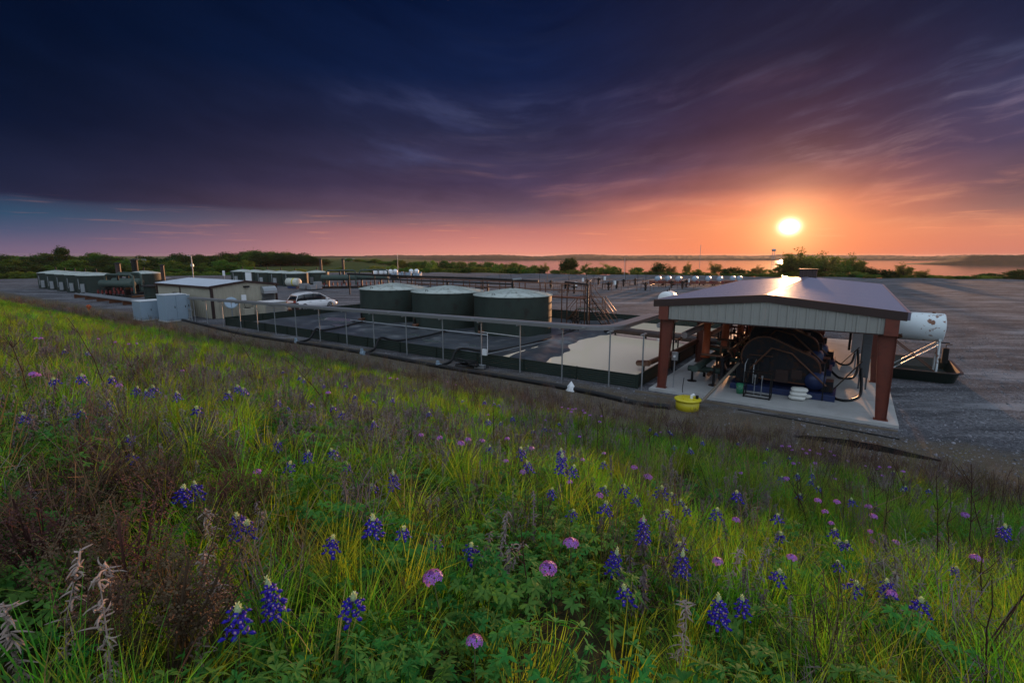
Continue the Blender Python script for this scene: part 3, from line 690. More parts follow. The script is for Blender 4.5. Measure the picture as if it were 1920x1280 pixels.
# ================================================================== containment
A0, A1, B0, B1 = -34.6, -.75, -.32, 17.8
tag(MB().b2(A0+.05,B0+.06,-.05,-6.9,B1-.06,.03).build('containment_floor', M['liner']), kind='structure').matrix_world = Matrix.Translation(S(0,0)) @ Matrix.Rotation(TH,4,'Z')
def corr_mesh(L, h, name='wall_panel'):
    mb = MB(); n = 24; pr = [( .028*math.sin(2*math.pi*k/4), h*k/n) for k in range(n+1)]
    for off in (0,.012):
        vs = [(x, p+off, z) for x in (.006, L-.006) for p,z in pr]; mb.add(vs, [(i,i+1,i+n+2,i+n+1) for i in range(n)], True)
    mb.b2(.006,-.02,h,L-.006,.035,h+.02); mb.b2(-.03,-.05,-.05,.03,.07,h+.03)
    return mb.mesh(name, M['corr'])
def corr_wall(label, a0, b0, a1, b1, h, n):
    L = math.hypot(a1-a0,b1-b0); t_ = site_thing('containment_wall', label, 'containment wall', a0, b0, 0, math.atan2(b1-b0,a1-a0)); me = corr_mesh(L/n, h)
    for i in range(n): obj('wall_panel', me, t_, (L/n*i,0,0))
    return t_
corr_wall('long front corrugated steel containment wall nearest the grassy bank', A0, B0, A1, B0, .56, 12)
corr_wall('rear corrugated steel containment wall behind the three tanks', A0, B1, A1, B1, .80, 12)
corr_wall('left end corrugated steel containment wall next to the tan building', A0, B0, A0, B1, .62, 6)
corr_wall('right end corrugated steel containment wall beside the shelter', A1, B0, A1, B1, .56, 6)
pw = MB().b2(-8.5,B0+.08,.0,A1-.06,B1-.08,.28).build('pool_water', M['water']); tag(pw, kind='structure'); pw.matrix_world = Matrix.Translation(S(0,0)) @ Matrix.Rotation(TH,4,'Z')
# liner sheet: rumpled, rising into a bank at the pool edge
def liner():
    vs = []; fs = []; na, nb = 150, 80
    for i in range(na+1):
        for j in range(nb+1):
            a = A0+.1+(-4.2-A0-.1)*i/na; b = B0+.08+(B1-.16-B0)*j/nb
            ed = -6.35+.55*math.sin(b*.55+.6)+.35*noise.noise(Vector((b*.8,0,0)))-.05*b   # shoreline
            z = .09+.05*noise.noise(Vector((a*.35,b*.35,0)))+.03*noise.noise(Vector((a*1.3,b*1.3,4)))
            k = a-ed; z += .34*math.exp(-((k+1.1)/1.5)**2)
            z += .035*math.sin(a*5+b*2.2+3*noise.noise(Vector((a*.6,b*.6,2))))*math.exp(-((k+1)/3)**2)
            z -= sm(k,-.3,1.6)*.5
            vs.append((a,b,z))
    for i in range(na):
        for j in range(nb): q = i*(nb+1)+j; fs.append((q,q+nb+1,q+nb+2,q+1))
    o = MB().add(vs, fs, True).build('liner_sheet', M['liner']); o.matrix_world = Matrix.Translation(S(0,0)) @ Matrix.Rotation(TH,4,'Z')
    tag(o, 'rumpled black liner sheet covering the containment floor up to the pool', 'liner')
liner()
pipes('pool_pipe','fat dark pipe on posts crossing the pool of water','pipe',[('pipe',[(-7.2,11.0,.62),(-.9,10.0,.62),(.9,9.8,.62)],.22)]+[('post',[(a_,11-.16*(a_+7.2),.0),(a_,11-.16*(a_+7.2),.62)],.06) for a_ in (-6.4,-4.2,-2.2)],'trim')
vs_ = site_thing('valve_stand','small dark valve wheel stand at the pool edge','valve',-1.25,7.2,0)
MB().cyl((0,0,.2),(0,0,.95),.04,8).build('stem', M['black'], vs_); MB().cyl((0,0,.95),(0,0,.99),.2,14).build('wheel', M['black'], vs_)
# pale puddles and debris lying on the liner
PUD = mat('puddle', (.10,.12,.12), .06, 0, var=.2, spec=1.0)
for k,(a_,b_,r_) in enumerate([(-29.5,6.2,2.3),(-26,4.0,1.0),(-15.5,2.9,.75),(-12.2,3.1,.3),(-18.2,4.1,.5),(-24,11.5,1.0)]):
    n = 26; vs = [S(a_+r_*math.cos(2*math.pi*i/n)*(1+.35*noise.noise(Vector((k,i*.5,0)))), b_+.35*r_*math.sin(2*math.pi*i/n)*(1+.3*noise.noise(Vector((k+9,i*.6,0)))), .145) for i in range(n)]
    v0 = [(x,y,z-.12) for x,y,z in vs]
    tag(MB().add(vs+v0, [tuple(range(n))]+[(i,(i+1)%n,(i+1)%n+n,i+n) for i in range(n)]).build('puddle', PUD), kind='structure')

# ================================================================== three round tanks
def big_tank(label, a, b, k):
    t_ = site_thing('storage_tank', label, 'storage tank', a, b, 0, 0, 'round green storage tanks in the containment')
    r, h = 2.78, 2.70
    mb = MB().lathe([(r,-.0),(r,.02),(r,h*.5),(r+.0,h)],72)
    mb.lathe([(r+.01,h*.46),(r+.03,h*.46),(r+.03,h*.475),(r+.01,h*.475)],72)
    for k in range(12):
        a_ = k*math.pi/6+.1
        for z0,z1 in ((.02,h*.46),(h*.475,h)): mb.box((r*math.cos(a_+(.26 if z0 > .1 else 0)), r*math.sin(a_+(.26 if z0 > .1 else 0)), (z0+z1)/2),(.012,.05,z1-z0-.01), a_+(.26 if z0 > .1 else 0))
    mb.build('shell', M['green'], t_)
    rb = MB()
    for k in range(16):
        a_ = k*math.pi/8; c_, s_ = math.cos(a_), math.sin(a_); rb.tube([(.12*c_,.12*s_,h+.46),(r*.55*c_,r*.55*s_,h+.255),(r*1.02*c_,r*1.02*s_,h+.05)],.012,4,False)
    rb.build('roof_seams', M['tankroof'], t_)
    MB().lathe([(r-.02,h-.01),(r+.07,h-.02),(r+.08,h+.035),(r*.55,h+.24),(r*.2,h+.39),(.10,h+.46)],72).build('roof', M['tankroof'], t_)
    MB().tube([(.0,0,h+.42),(0,0,h+.78)],.075,10).build('vent_pipe', M['black'], t_)
    MB().tube([(-.12,-2.35,h+.06),(-.12,-2.35,h+.22),(.12,-2.35,h+.22),(.12,-2.35,h+.06)],.02,6).build('lifting_lug', M['black'], t_)
    MB().cyl((.9,-1.2,h+.22),(.9,-1.2,h+.30),.22,16).build('hatch', M['tankroof'], t_)
    mb = MB().cyl((-.6,-2.70,.32),(-.6,-3.25,.32),.09,10).cyl((-.6,-3.25,.32),(-.2,-3.25,.32),.12,10); mb.build('outlet_valve', M['rail'], t_)
    MB().b2(-1.05,-2.75,.15,-.95,-2.66,.75).build('gauge_board', M['black'], t_)
    return t_
bt = [big_tank('leftmost of the three round dark green tanks with pale conical roofs',-26.1,9.6,0),
      big_tank('middle of the three round dark green tanks with pale conical roofs',-19.95,9.6,1),
      big_tank('rightmost of the three round dark green tanks, beside the pool',-13.75,9.6,2)]
pipes('vent_manifold','long black pipe joining the roof vents of the three round tanks','pipe',[('pipe',[(-29.5,9.6,3.44),(-26.1,9.6,3.44),(-20,9.6,3.44),(-13.75,9.6,3.44)],.06),('riser',[(-13.75,9.6,3.44),(-13.75,9.6,3.78)],.05)],'black')
o = MB().tube([S(-13.75,9.6,3.78),S(-13.0,9.55,3.86)],.055,8).build('vent_nozzle', M['galv']); tag(o,'short sunlit nozzle pointing right above the rightmost round tank','vent pipe')
# catwalk behind the tanks with railing, its stairs and goalpost pipe
cw = site_thing('catwalk','raised dark catwalk with railings running behind the three round tanks','catwalk',0,13.6,0)
MB().b2(-29,-.45,2.30,-9.8,.45,2.38).build('deck', M['rail'], cw)
x = -29.0
while x <= -9.7:
    for y in (-.42,.42): MB().b2(x-.03,y-.03,0,x+.03,y+.03,3.36).build('post', M['rail'], cw)
    x += 1.92
for y in (-.42,.42):
    for z in (2.86,3.36): MB().cyl((-29,y+.001,z),(-9.8,y+.001,z),.026,6).build('rail', M['rail'], cw)
st = thing('steel_stairs','black steel stairs descending at the right end of the catwalk','stairs',S(-9.8,13.6,0),TH-.35)
for y in (-.42,.42):
    MB().tube([(0,y,2.32),(2.6,y,.05)],.045,6).build('stringer', M['black'], st)
    for z in (.5,1.0): MB().tube([(0,y,2.32+z),(2.6,y,.05+z)],.022,6).build('rail', M['rail'], st)
    for x in (.0,1.3,2.6): MB().cyl((x,y,2.3-x*.87),(x,y,3.32-x*.87),.022,6).build('baluster', M['rail'], st)
for k in range(9): MB().box((.14+k*.29,0,2.18-k*.253),(.22,.80,.03)).build('step', M['black'], st)
pipes('goalpost_pipe','black pipe bent like a goalpost right of the tanks','pipe',[('pipe',[(-12.2,14.6,2.9),(-12.2,14.6,3.42),(-9.3,12.6,3.42),(-9.3,12.6,.1)],.075)],'black')
pl2 = site_thing('valve_platform','cluster of black valves and a low frame at the foot of the stairs','valves',-9.9,12.2,0)
random.seed(11)
for k in range(9):
    x, y, h_ = random.uniform(-.6,.7), random.uniform(-.8,.8), random.uniform(.6,1.5)
    MB().cyl((x,y,.05),(x,y,h_),.04,6).cyl((x-.12,y,h_*.7),(x+.2,y,h_*.7),.06,8).build('valve', M['black'], pl2)
MB().b2(-.8,-.9,.02,.9,.9,.10).build('base', M['black'], pl2)
# crossover stile over the rear containment wall
cs = thing('crossover_stairs','steel crossover steps with railings over the rear containment wall','stairs',S(-11.6,18.1,0),TH+.12)
MB().b2(-1.1,-.42,1.02,1.1,.42,1.08).build('platform', M['greenl'], cs)
for y in (-.45,.45):
    for x in (-1.1,0,1.1): MB().b2(x-.025,y-.025,0,x+.025,y+.025,2.08).build('post', M['rail'], cs)
    for z in (1.55,2.08): MB().tube([(-1.1,y,z),(1.1,y,z)],.025,6).build('rail', M['rail'], cs)
    for s_ in (-1,1):
        MB().tube([(s_*1.1,y,1.05),(s_*2.0,y,.0)],.04,6).build('stringer', M['rail'], cs)
        MB().tube([(s_*1.1,y,2.08),(s_*2.0,y,.98),(s_*2.0,y,0)],.025,6).build('stair_rail', M['rail'], cs)
for s_ in (-1,1):
    for k in range(3): MB().box((s_*(1.32+.22*k),0,.80-.25*k),(.2,.84,.03)).build('step', M['rail'], cs)

# ================================================================== hoses over the liner
hose('drain_hose','black hose curving from the leftmost round tank over the front wall','hose',[(-26.5,7.0,.2),(-25.6,5.2,.22),(-24.6,2.6,.24),(-23.2,.4,.45),(-22.8,-.32,.66),(-22.7,-.9,.1),(-22.3,-2.0,.06)],.07,group='black drain hoses over the front wall')
hose('drain_hose','black hose curving from the middle round tank over the front wall','hose',[(-17.3,6.6,.2),(-16.9,5.0,.22),(-16.6,3.2,.24),(-16.6,1.0,.3),(-16.5,-.32,.66),(-16.4,-.9,.1),(-16.0,-2.0,.06)],.07,group='black drain hoses over the front wall')
hose('drain_hose','black hose curving from the goalpost pipe over the front wall','hose',[(-9.7,11.8,.3),(-9.3,8.6,.3),(-8.9,4.8,.42),(-9.6,1.4,.35),(-10.4,-.32,.66),(-10.5,-.9,.1),(-10.3,-2.0,.06)],.07,group='black drain hoses over the front wall')
hose('drain_hose','black hose sagging from the stairs toward the right across the liner edge','hose',[(-9.0,12.0,.5),(-7.8,11.6,.46),(-6.0,11.4,.6),(-3.4,11.6,.6),(-1.2,11.4,.62)],.06)
hose('white_hose','thin white line lying on the liner near the pool','hose',[(-8.3,7.6,.32),(-8.4,5.6,.44),(-9.3,2.2,.3),(-9.6,.6,.25)],.022,'galv')
hose('steel_pipe_run','low pale pipe running along the feet of the three tanks','pipe',[(-27.5,6.1,.24),(-20,6.1,.24),(-13.5,6.2,.24)],.05,'galv')
hose('collector_pipe','long black collector pipe on the dirt at the foot of the bank','pipe',[(-41,-.95,.06),(-36,-1.5,.08),(-30,-2.1,.07),(-25,-2.2,.08),(-20,-1.95,.08),(-15,-1.9,.08),(-10,-2.1,.09),(-5,-2.1,.09),(-2,-2.25,.09),(0,-2.55,.08),(1.25,-2.35,.07)],.105)
hose('thin_black_line','thin black line along the dirt in front of the shelter slab','hose',[(3.3,-1.1,.02),(4.8,-1.2,.02),(6.4,-1.35,.02),(7.9,-1.5,.02)],.025)
for k,(a_,l) in enumerate([(-22.3,'left collector pipe joint with short upright'),(-16,'middle collector pipe joint with short upright'),(-10.3,'right collector pipe joint with short upright')]):
    j = site_thing('pipe_joint', 'pale clamp on the collector pipe below the '+['leftmost','middle','right'][k]+' drain hose', 'pipe joint', a_, -2.05, 0, 0, 'clamps along the collector pipe')
    MB().cyl((-.12,0,.09),(.12,0,.09),.13,12).build('clamp', M['bluegrey'], j); MB().b2(-.06,-.12,.1,.06,.0,.36).build('tag_post', M['bluegrey'], j)
# black silt boards at the foot of the bank, right
def strip(name, label, cat, pts, h, th, m):
    mb = MB(); 
    for (a0,b0),(a1,b1) in zip(pts,pts[1:]):
        L = math.hypot(a1-a0,b1-b0); x,y,_ = S((a0+a1)/2,(b0+b1)/2); mb.box((x,y,h/2-.04),(L,th,h+.08),TH+math.atan2(b1-b0,a1-a0))
    return tag(mb.build(name, M[m]), label, cat)
def ribbon(name, label, cat, pts, m):
    vs = []; 
    for a,b,h in pts: vs += [S(a,b,-.05),S(a,b,h),S(a,b+.05,h),S(a,b+.05,-.05)]
    fs = []
    for i in range(len(pts)-1):
        for k in range(4): fs.append((4*i+k,4*i+(k+1)%4,4*i+4+(k+1)%4,4*i+4+k))
    fs += [(0,1,2,3),tuple(range(4*len(pts)-1,4*len(pts)-5,-1))]
    return tag(MB().add(vs, fs).build(name, M[m]), label, cat)
ribbon('silt_barrier','low black flexible barrier strip in the dirt below the shelter','barrier',[(5.2,-3.05,.06),(5.9,-3.0,.14),(6.6,-3.02,.2),(7.3,-2.96,.19),(8.0,-2.98,.13),(8.7,-2.92,.05)],'rubber')
ribbon('slab_kerb','low earth-stained concrete kerb below the slab','kerb',[(-.6,-.95,.1),(2.,-.85,.10),(5.,-.75,.08),(7.9,-.72,.06)],'wood')
pb = MB(); random.seed(5); n = 10
vs = [S(-2.85+.0,-2.2,.42)]+[S(-2.85+.24*math.cos(2*math.pi*k/n)*random.uniform(.6,1.2),-2.2+.2*math.sin(2*math.pi*k/n)*random.uniform(.7,1.2),.01) for k in range(n)]
vs += [S(-2.85+.13*math.cos(2*math.pi*k/n+.3)*random.uniform(.6,1.2),-2.2+.11*math.sin(2*math.pi*k/n+.3)*random.uniform(.7,1.2),.22) for k in range(n)]
fs = [(0,1+n+k,1+n+(k+1)%n) for k in range(n)]+[(1+k,1+(k+1)%n,1+n+(k+1)%n,1+n+k) for k in range(n)]
tag(pb.add(vs,fs).build('plastic_bag', M['white']), 'crumpled white plastic bag on the dirt below the cable tray', 'bag')
# heap of black scrap hose near the wall
sc_ = site_thing('scrap_hose','tangle of black scrap hose on the dirt by the front wall','scrap',-9.1,-1.15,0)
random.seed(9)
for k in range(7):
    P_ = [(random.uniform(-1,1),random.uniform(-.35,.35),random.uniform(.05,.4)) for _ in range(4)]; MB().tube(P_,.04,6).build('scrap_piece', M['rubber'], sc_)
MB().box((.7,0,.12),(.5,.3,.16),.3).build('pale_box', M['galv'], sc_)

# ================================================================== cable tray on posts
ct = site_thing('cable_tray','long grey covered cable tray on thin galvanised posts in front of the containment','cable tray',0,0,0)
def trz(a): return 2.50+(a+1)*.0135
TB = -.72
aa = [-39.2+2.4*i for i in range(16)]
for i in range(15):
    a0, a1 = aa[i]+.005, aa[i+1]-.005; z0, z1 = trz(a0), trz(a1); mb = MB(); w = .30
    vs = [(a,TB+y,z+dz) for a,z in ((a0,z0),(a1,z1)) for y,dz in ((-w,-.10),(w,-.10),(w,.05),(0,.075),(-w,.05))]
    mb.add(vs, [(0,1,2,3,4),(9,8,7,6,5)]+[(k,(k+1)%5,(k+1)%5+5,k+5) for k in range(5)])
    mb.build('tray_section', M['tray'], ct)
# curved end turning into the shelter
mb = MB(); cx_, cy2 = aa[-1], TB+1.25; n = 9; rings = []
for k in range(n+1):
    th = -math.pi/2+math.pi/2*k/n
    rings.append([(cx_+(1.25+q)*math.cos(th), cy2+(1.25+q)*math.sin(th), trz(cx_)+dz) for q,dz in ((.30,-.10),(-.30,-.10),(-.30,.05),(0,.075),(.30,.05))])
vs = [v for r_ in rings for v in r_]; fs = [(0,1,2,3,4),tuple(5*n+4-i for i in range(5))]
for k in range(n):
    for i in range(5): fs.append((k*5+i,k*5+(i+1)%5,(k+1)*5+(i+1)%5,(k+1)*5+i))
mb.add(vs,fs).build('tray_bend', M['tray'], ct)
for i in range(2):
    y0 = cy2+.01+i*2.4; MB().b2(cx_+.95,y0,2.36,cx_+1.55,y0+2.39,2.53).build('tray_section', M['tray'], ct)
for a_ in (-.42,-1.85,-4.1,-6.35,-8.65,-11.2,-13.9,-16.6,-19.1,-21.8,-24.4,-26.9,-29.2,-31.6,-34.2,-36.8,-38.9):
    MB().cyl((a_,TB,-.2),(a_,TB,trz(a_)-.10),.032,8).b2(a_-.04,TB-.28,trz(a_)-.16,a_+.04,TB+.28,trz(a_)-.11).build('post', M['galv'], ct)
for a_ in (-3,-9,-15,-21,-27): MB().b2(a_,TB-.34,trz(a_)-.02,a_+.16,TB-.305,trz(a_)+.05).build('clip', M['galv'], ct)
hb = site_thing('light_frame','white conduit rail with a small white box hung between two tray posts','conduit',0,TB,0)
MB().tube([(-8.65,.05,1.75),(-6.35,.05,1.72)],.018,6).tube([(-8.3,.05,1.75),(-8.3,.05,.75)],.015,6).build('conduit', M['white'], hb)
MB().b2(-8.55,-.08,.62,-8.28,.02,.92).build('box', M['white'], hb)

# ================================================================== tan metal building
bd = site_thing('equipment_building','low tan metal building with dark brown trim and pale roof','building',-39.4,1.0,0)
BL, BW, BH, BR = 10.8, 5.9, 2.82, 3.16
def ribbed(mb, x0, x1, zb, ztf, depth=.025, n=3):
    pts = []
    for r_ in range(n):
        xc = x0+(x1-x0)*(r_+.5)/n; pts += [(xc-.045,0),(xc-.02,depth),(xc+.02,depth),(xc+.045,0)]
    pts = [(x0,0)]+pts+[(x1,0)]; m_ = len(pts)
    vs = [(x,-dy,zb) for x,dy in pts]+[(x,-dy,ztf(x)) for x,dy in pts]
    mb.add(vs, [(i,i+1,i+1+m_,i+m_) for i in range(m_-1)]); vs2 = [(a,b+.02,c) for a,b,c in vs]; mb.add(vs2, [(i+m_,i+1+m_,i+1,i) for i in range(m_-1)])
    return mb
# long wall facing the bank (along -x), gable wall facing +x
wl = bd; n = 11
me = ribbed(MB(), .004, BL/n-.004, 0, lambda x: BH-.08).mesh('wall_panel', M['tan'])
for i in range(n):
    obj('wall_panel', me, bd, (-BL+i*BL/n,0,0)); obj('wall_panel', me, bd, (-i*BL/n,BW,0), (0,0,math.pi))
n = 6
for i in range(n):
    y0, y1 = i*BW/n+.004, (i+1)*BW/n-.004
    for side in (0,1):
        o = ribbed(MB(), y0, y1, 0, lambda y: BH-.1+(BR-BH)*(1-abs(y-BW/2)/(BW/2))).build('wall_panel', M['tan'], bd)
        if side == 0: o.rotation_euler = (0,0,math.pi/2); o.location = (0,0,0)
        else: o.rotation_euler = (0,0,math.pi/2); o.location = (-BL,0,0)
for s_ in (0,1):
    for k in range(9):
        x0, x1 = -BL-.12+(BL+.24)*k/9+.003, -BL-.12+(BL+.24)*(k+1)/9-.003
        ya, yb = (-.16, BW/2) if s_ == 0 else (BW/2, BW+.16); za, zb = (BH-.01, BR+.03) if s_ == 0 else (BR+.03, BH-.01)
        mb = MB(); mb.add([(x0,ya,za),(x1,ya,za),(x1,yb,zb),(x0,yb,zb),(x0,ya,za-.03),(x1,ya,za-.03),(x1,yb,zb-.03),(x0,yb,zb-.03)],[(0,1,2,3),(7,6,5,4),(0,4,5,1),(1,5,6,2),(2,6,7,3),(3,7,4,0)])
        for xr in (x0+.02, (x0+x1)/2): mb.add([(xr,ya,za),(xr+.04,ya,za),(xr+.04,yb,zb),(xr,yb,zb),(xr,ya,za+.03),(xr+.04,ya,za+.03),(xr+.04,yb,zb+.03),(xr,yb,zb+.03)],[(4,5,6,7),(0,1,5,4),(1,2,6,5),(3,0,4,7)])
        mb.build('roof_panel', M['paleroof'], bd)
for x in (.09,-BL-.13):
    MB().add([(x,-.2,BH-.16),(x+.06,-.2,BH-.16),(x+.06,BW/2,BR-.12),(x,BW/2,BR-.12),(x,-.2,BH+.03),(x+.06,-.2,BH+.03),(x+.06,BW/2,BR+.07),(x,BW/2,BR+.07)],[(0,1,2,3),(7,6,5,4),(0,4,5,1),(1,5,6,2),(3,2,6,7),(3,7,4,0)]).build('rake_trim', M['trim'], bd)
    MB().add([(x,BW/2+.003,BR-.12),(x+.06,BW/2+.003,BR-.12),(x+.06,BW+.2,BH-.16),(x,BW+.2,BH-.16),(x,BW/2+.003,BR+.07),(x+.06,BW/2+.003,BR+.07),(x+.06,BW+.2,BH+.03),(x,BW+.2,BH+.03)],[(0,1,2,3),(7,6,5,4),(0,4,5,1),(1,5,6,2),(2,6,7,3),(3,7,4,0)]).build('rake_trim', M['trim'], bd)
MB().b2(-BL-.1,-.24,BH-.2,.08,-.165,BH-.0).build('gutter', M['trim'], bd)
for x,y in ((-.02,-.05),(-.02,BW-.1),(-BL-.02,-.05)): MB().b2(x-.1,y-.03,0,x+.09,y+.16,BH-.17).build('corner_trim', M['trim'], bd)
MB().b2(-5.95,-.06,0,-5.75,-.04,BH-.2).build('downpipe', M['trim'], bd)
w_ = MB().b2(-7.4,-.07,1.35,-6.6,-.03,2.05).build('window', M['trim'], bd); MB().b2(-7.34,-.09,1.41,-6.66,-.072,1.99).build('pane', M['glass'], w_)
# sloped hood over a louvred intake on the gable wall
hd = MB(); prof = [(.03,2.62),(.25,2.60),(.48,2.45),(.60,2.2),(.62,1.95),(.03,1.95)]
hd.add([(x,4.35,z) for x,z in prof]+[(x,5.65,z) for x,z in prof],[tuple(range(6)),tuple(range(11,5,-1))]+[(i,i+6,(i+1)%6+6,(i+1)%6) for i in range(6)]); h_ = hd.build('air_intake_hood', M['galv'], bd)
for k in range(5): MB().box((.12,5.0,1.85-.16*k),(.2,1.25,.03),0,.5).build('louvre', M['galv'], h_)
l_ = MB().b2(.03,2.75,2.60,.3,3.2,2.74).build('wall_light', M['black'], bd); MB().b2(.06,2.8,2.57,.27,3.15,2.597).build('lens', M['galv'], l_)
# satellite dish
ds = site_thing('satellite_dish','white round satellite dish on a short mast before the gable wall','satellite dish',-38.4,2.1,0,-.5)
mb = MB(); pr = [(q*.62,w*.62) for q,w in [(.0,.0),(.3,.02),(.6,.08),(.85,.16),(.86,.19),(.6,.11),(.3,.05),(0,.03)]]
o = mb.lathe(pr,28,(0,0,0),'X').build('reflector', M['bluegrey'], ds); o.location = (.05,0,1.35); o.rotation_euler = (0,R(-25),0)
MB().tube([(.05,0,0),(.05,0,1.5)],.05,8).build('mast', M['galv'], ds); MB().tube([(.15,0,.95),(.75,0,1.5)],.02,6).box((.75,0,1.55),(.12,.1,.12)).build('feed_arm', M['galv'], ds)
eb = site_thing('meter_box','small pale meter box with conduit on the gable wall','box',-39.3,3.6,0)
MB().b2(.06,-.2,1.45,.22,.2,1.95).build('body', M['white'], eb); MB().tube([(.12,0,1.45),(.14,.05,.9),(.3,.25,.4),(.2,.6,.3)],.02,6).build('conduit', M['black'], eb)
# beige generator box with side units
gn = site_thing('air_unit','beige boxy cooling unit on the ground right of the tan building','cooling unit',-37.6,5.0,0)
MB().b2(-.9,-1.0,.05,.9,1.2,1.28).build('housing', M['tan'], gn, .02); MB().b2(-.93,-1.03,1.28,.93,1.23,1.34).build('lid', M['white'], gn)
for k in range(6): MB().b2(.90,-.8,.25+.15*k,.93,1.0,.31+.15*k).build('louvre', M['galv'], gn)
g2 = site_thing('air_unit','small dark condenser unit left of the beige cooling unit','cooling unit',-37.9,3.2,0)
MB().b2(-.35,-.4,.03,.35,.4,.85).build('housing', M['tan'], g2, .02); MB().lathe([(0,.0),(.28,.0),(.28,.04),(0,.05)],18,(0,0,.86)).build('fan_grille', M['black'], g2)
g3 = site_thing('air_unit','narrow dark unit on the right of the beige cooling unit','cooling unit',-36.9,7.0,0)
MB().b2(-.35,-.35,.03,.35,.35,1.05).build('housing', M['trim'], g3, .02); MB().b2(-.28,-.38,.5,.28,-.355,.95).build('grille', M['galv'], g3)
# blue-grey electrical cabinets beside the building
def cabinet(label, a, b, dx, dy, h, doors=2):
    c_ = site_thing('utility_cabinet', label, 'cabinet', a, b, 0)
    MB().b2(-dx/2,-dy/2,.08,dx/2,dy/2,h).build('body', M['bluegrey'], c_, .015); MB().b2(-dx/2-.03,-dy/2-.03,h+.002,dx/2+.03,dy/2+.03,h+.05).build('roof', M['white'], c_)
    MB().b2(-dx/2-.06,-dy/2-.06,0,dx/2+.06,dy/2+.06,.075).build('plinth', M['conc'], c_)
    for k in range(doors):
        y0 = -dy/2+.04+k*(dy-.06)/doors; y1 = -dy/2+.02+(k+1)*(dy-.06)/doors
        d_ = MB().b2(dx/2+.002,y0,.16,dx/2+.03,y1-.02,h-.08).build('door', M['bluegrey'], c_, .006); MB().b2(dx/2+.03,y1-.14,h*.5,dx/2+.06,y1-.10,h*.5+.18).build('handle', M['black'], d_)
    return c_
cabinet('low pale blue-grey cabinet with white top, leftmost by the building',-43.9,-2.2,1.7,1.75,1.62)
cabinet('tall blue-grey cabinet nearest the long wall of the tan building',-41.3,-1.35,1.5,1.65,2.2)
cabinet('tall blue-grey cabinet standing behind the low pale one',-42.9,-.3,1.3,1.5,2.0)
pc = site_thing('pipe_posts','pair of short galvanised pipe posts before the long tan wall','posts',-39.4,-.9,0)
for x in (0,.35): MB().cyl((x,0,0),(x,0,1.1+.4*x),.05,8).cyl((x,0,1.0),(x+.1,0,1.0),.09,8).build('post', M['galv'], pc)

# ================================================================== white car
car = site_thing('parked_car','white crossover car parked on the gravel right of the tan building','car',0,0,0)
CX, CY = -20.6, 51.2
car.location = (CX, CY, 0); car.rotation_euler = (0,0,math.atan2(.80,.60))
def car_body():
    # half-width stations along x: (x, zbottom, zbelt, halfwidth); length 4.9
    st_ = [(-2.42,.48,.88,.70),(-2.36,.32,.98,.84),(-2.0,.27,1.02,.92),(-1.0,.24,1.02,.945),(0,.24,1.00,.945),(1.0,.25,.98,.94),(1.55,.27,.96,.93),(2.05,.30,.86,.88),(2.36,.34,.72,.78),(2.45,.42,.62,.62)]
    vs = []; m_ = 8
    for x,zb,zt,w in st_:
        for y,z in ((-w*.9,zb),(-w,zb+.12),(-w*1.0,(zb+zt)/2),(-w*.95,zt-.04),(-w*.86,zt),(w*.86,zt),(w*.95,zt-.04),(w,(zb+zt)/2),(w,zb+.12),(w*.9,zb)): vs.append((x,y,z))
    m_ = 10; fs = [tuple(range(m_)), tuple(range(len(vs)-1,len(vs)-m_-1,-1))]
    for i in range(len(st_)-1):
        for k in range(m_): fs.append((i*m_+k,(i+1)*m_+k,(i+1)*m_+(k+1)%m_,i*m_+(k+1)%m_))
    return MB().add(vs, fs, True)
M['carwhite'] = mat('car_paint_white', (.78,.78,.80), .22, 0, var=.02, spec=.6)
cb_ = car_body().build('body', M['carwhite'], car)
def cabin(x, scale=0): pass
stc = [(-2.28,1.0,.80,1.0),(-1.95,1.52,.68,1.0),(-1.2,1.66,.66,1.),(-.2,1.69,.66,1.),(.45,1.62,.66,1.),(1.5,.97,.80,1.)]
vs = []; 
for x,zt,wt_,_ in stc:
    for y,z in ((-.86,.96),(-wt_-.03,max(.97,zt-.05)),(-wt_*.85,max(.98,zt)),(wt_*.85,max(.98,zt)),(wt_+.03,max(.97,zt-.05)),(.86,.96)): vs.append((x,y,z))
fs = [tuple(range(6)), tuple(range(len(vs)-1,len(vs)-7,-1))]
for i in range(len(stc)-1):
    for k in range(6): fs.append((i*6+k,(i+1)*6+k,(i+1)*6+(k+1)%6,i*6+(k+1)%6))
MB().add(vs, fs, True).build('cabin', M['glass'], car)
rf = [(-2.02,1.545),(-1.2,1.68),(-.2,1.71),(.42,1.645)]
vs = [(x,y,z+dz) for x,z in rf for y,dz in ((-.66,-.03),(-.5,.0),(.5,0),(.66,-.03),(.64,-.075),(-.64,-.075))]; fs = [tuple(range(6)), tuple(range(23,17,-1))]+[(i*6+k,(i+1)*6+k,(i+1)*6+(k+1)%6,i*6+(k+1)%6) for i in range(3) for k in range(6)]
MB().add(vs, fs).build('roof', M['carwhite'], car)
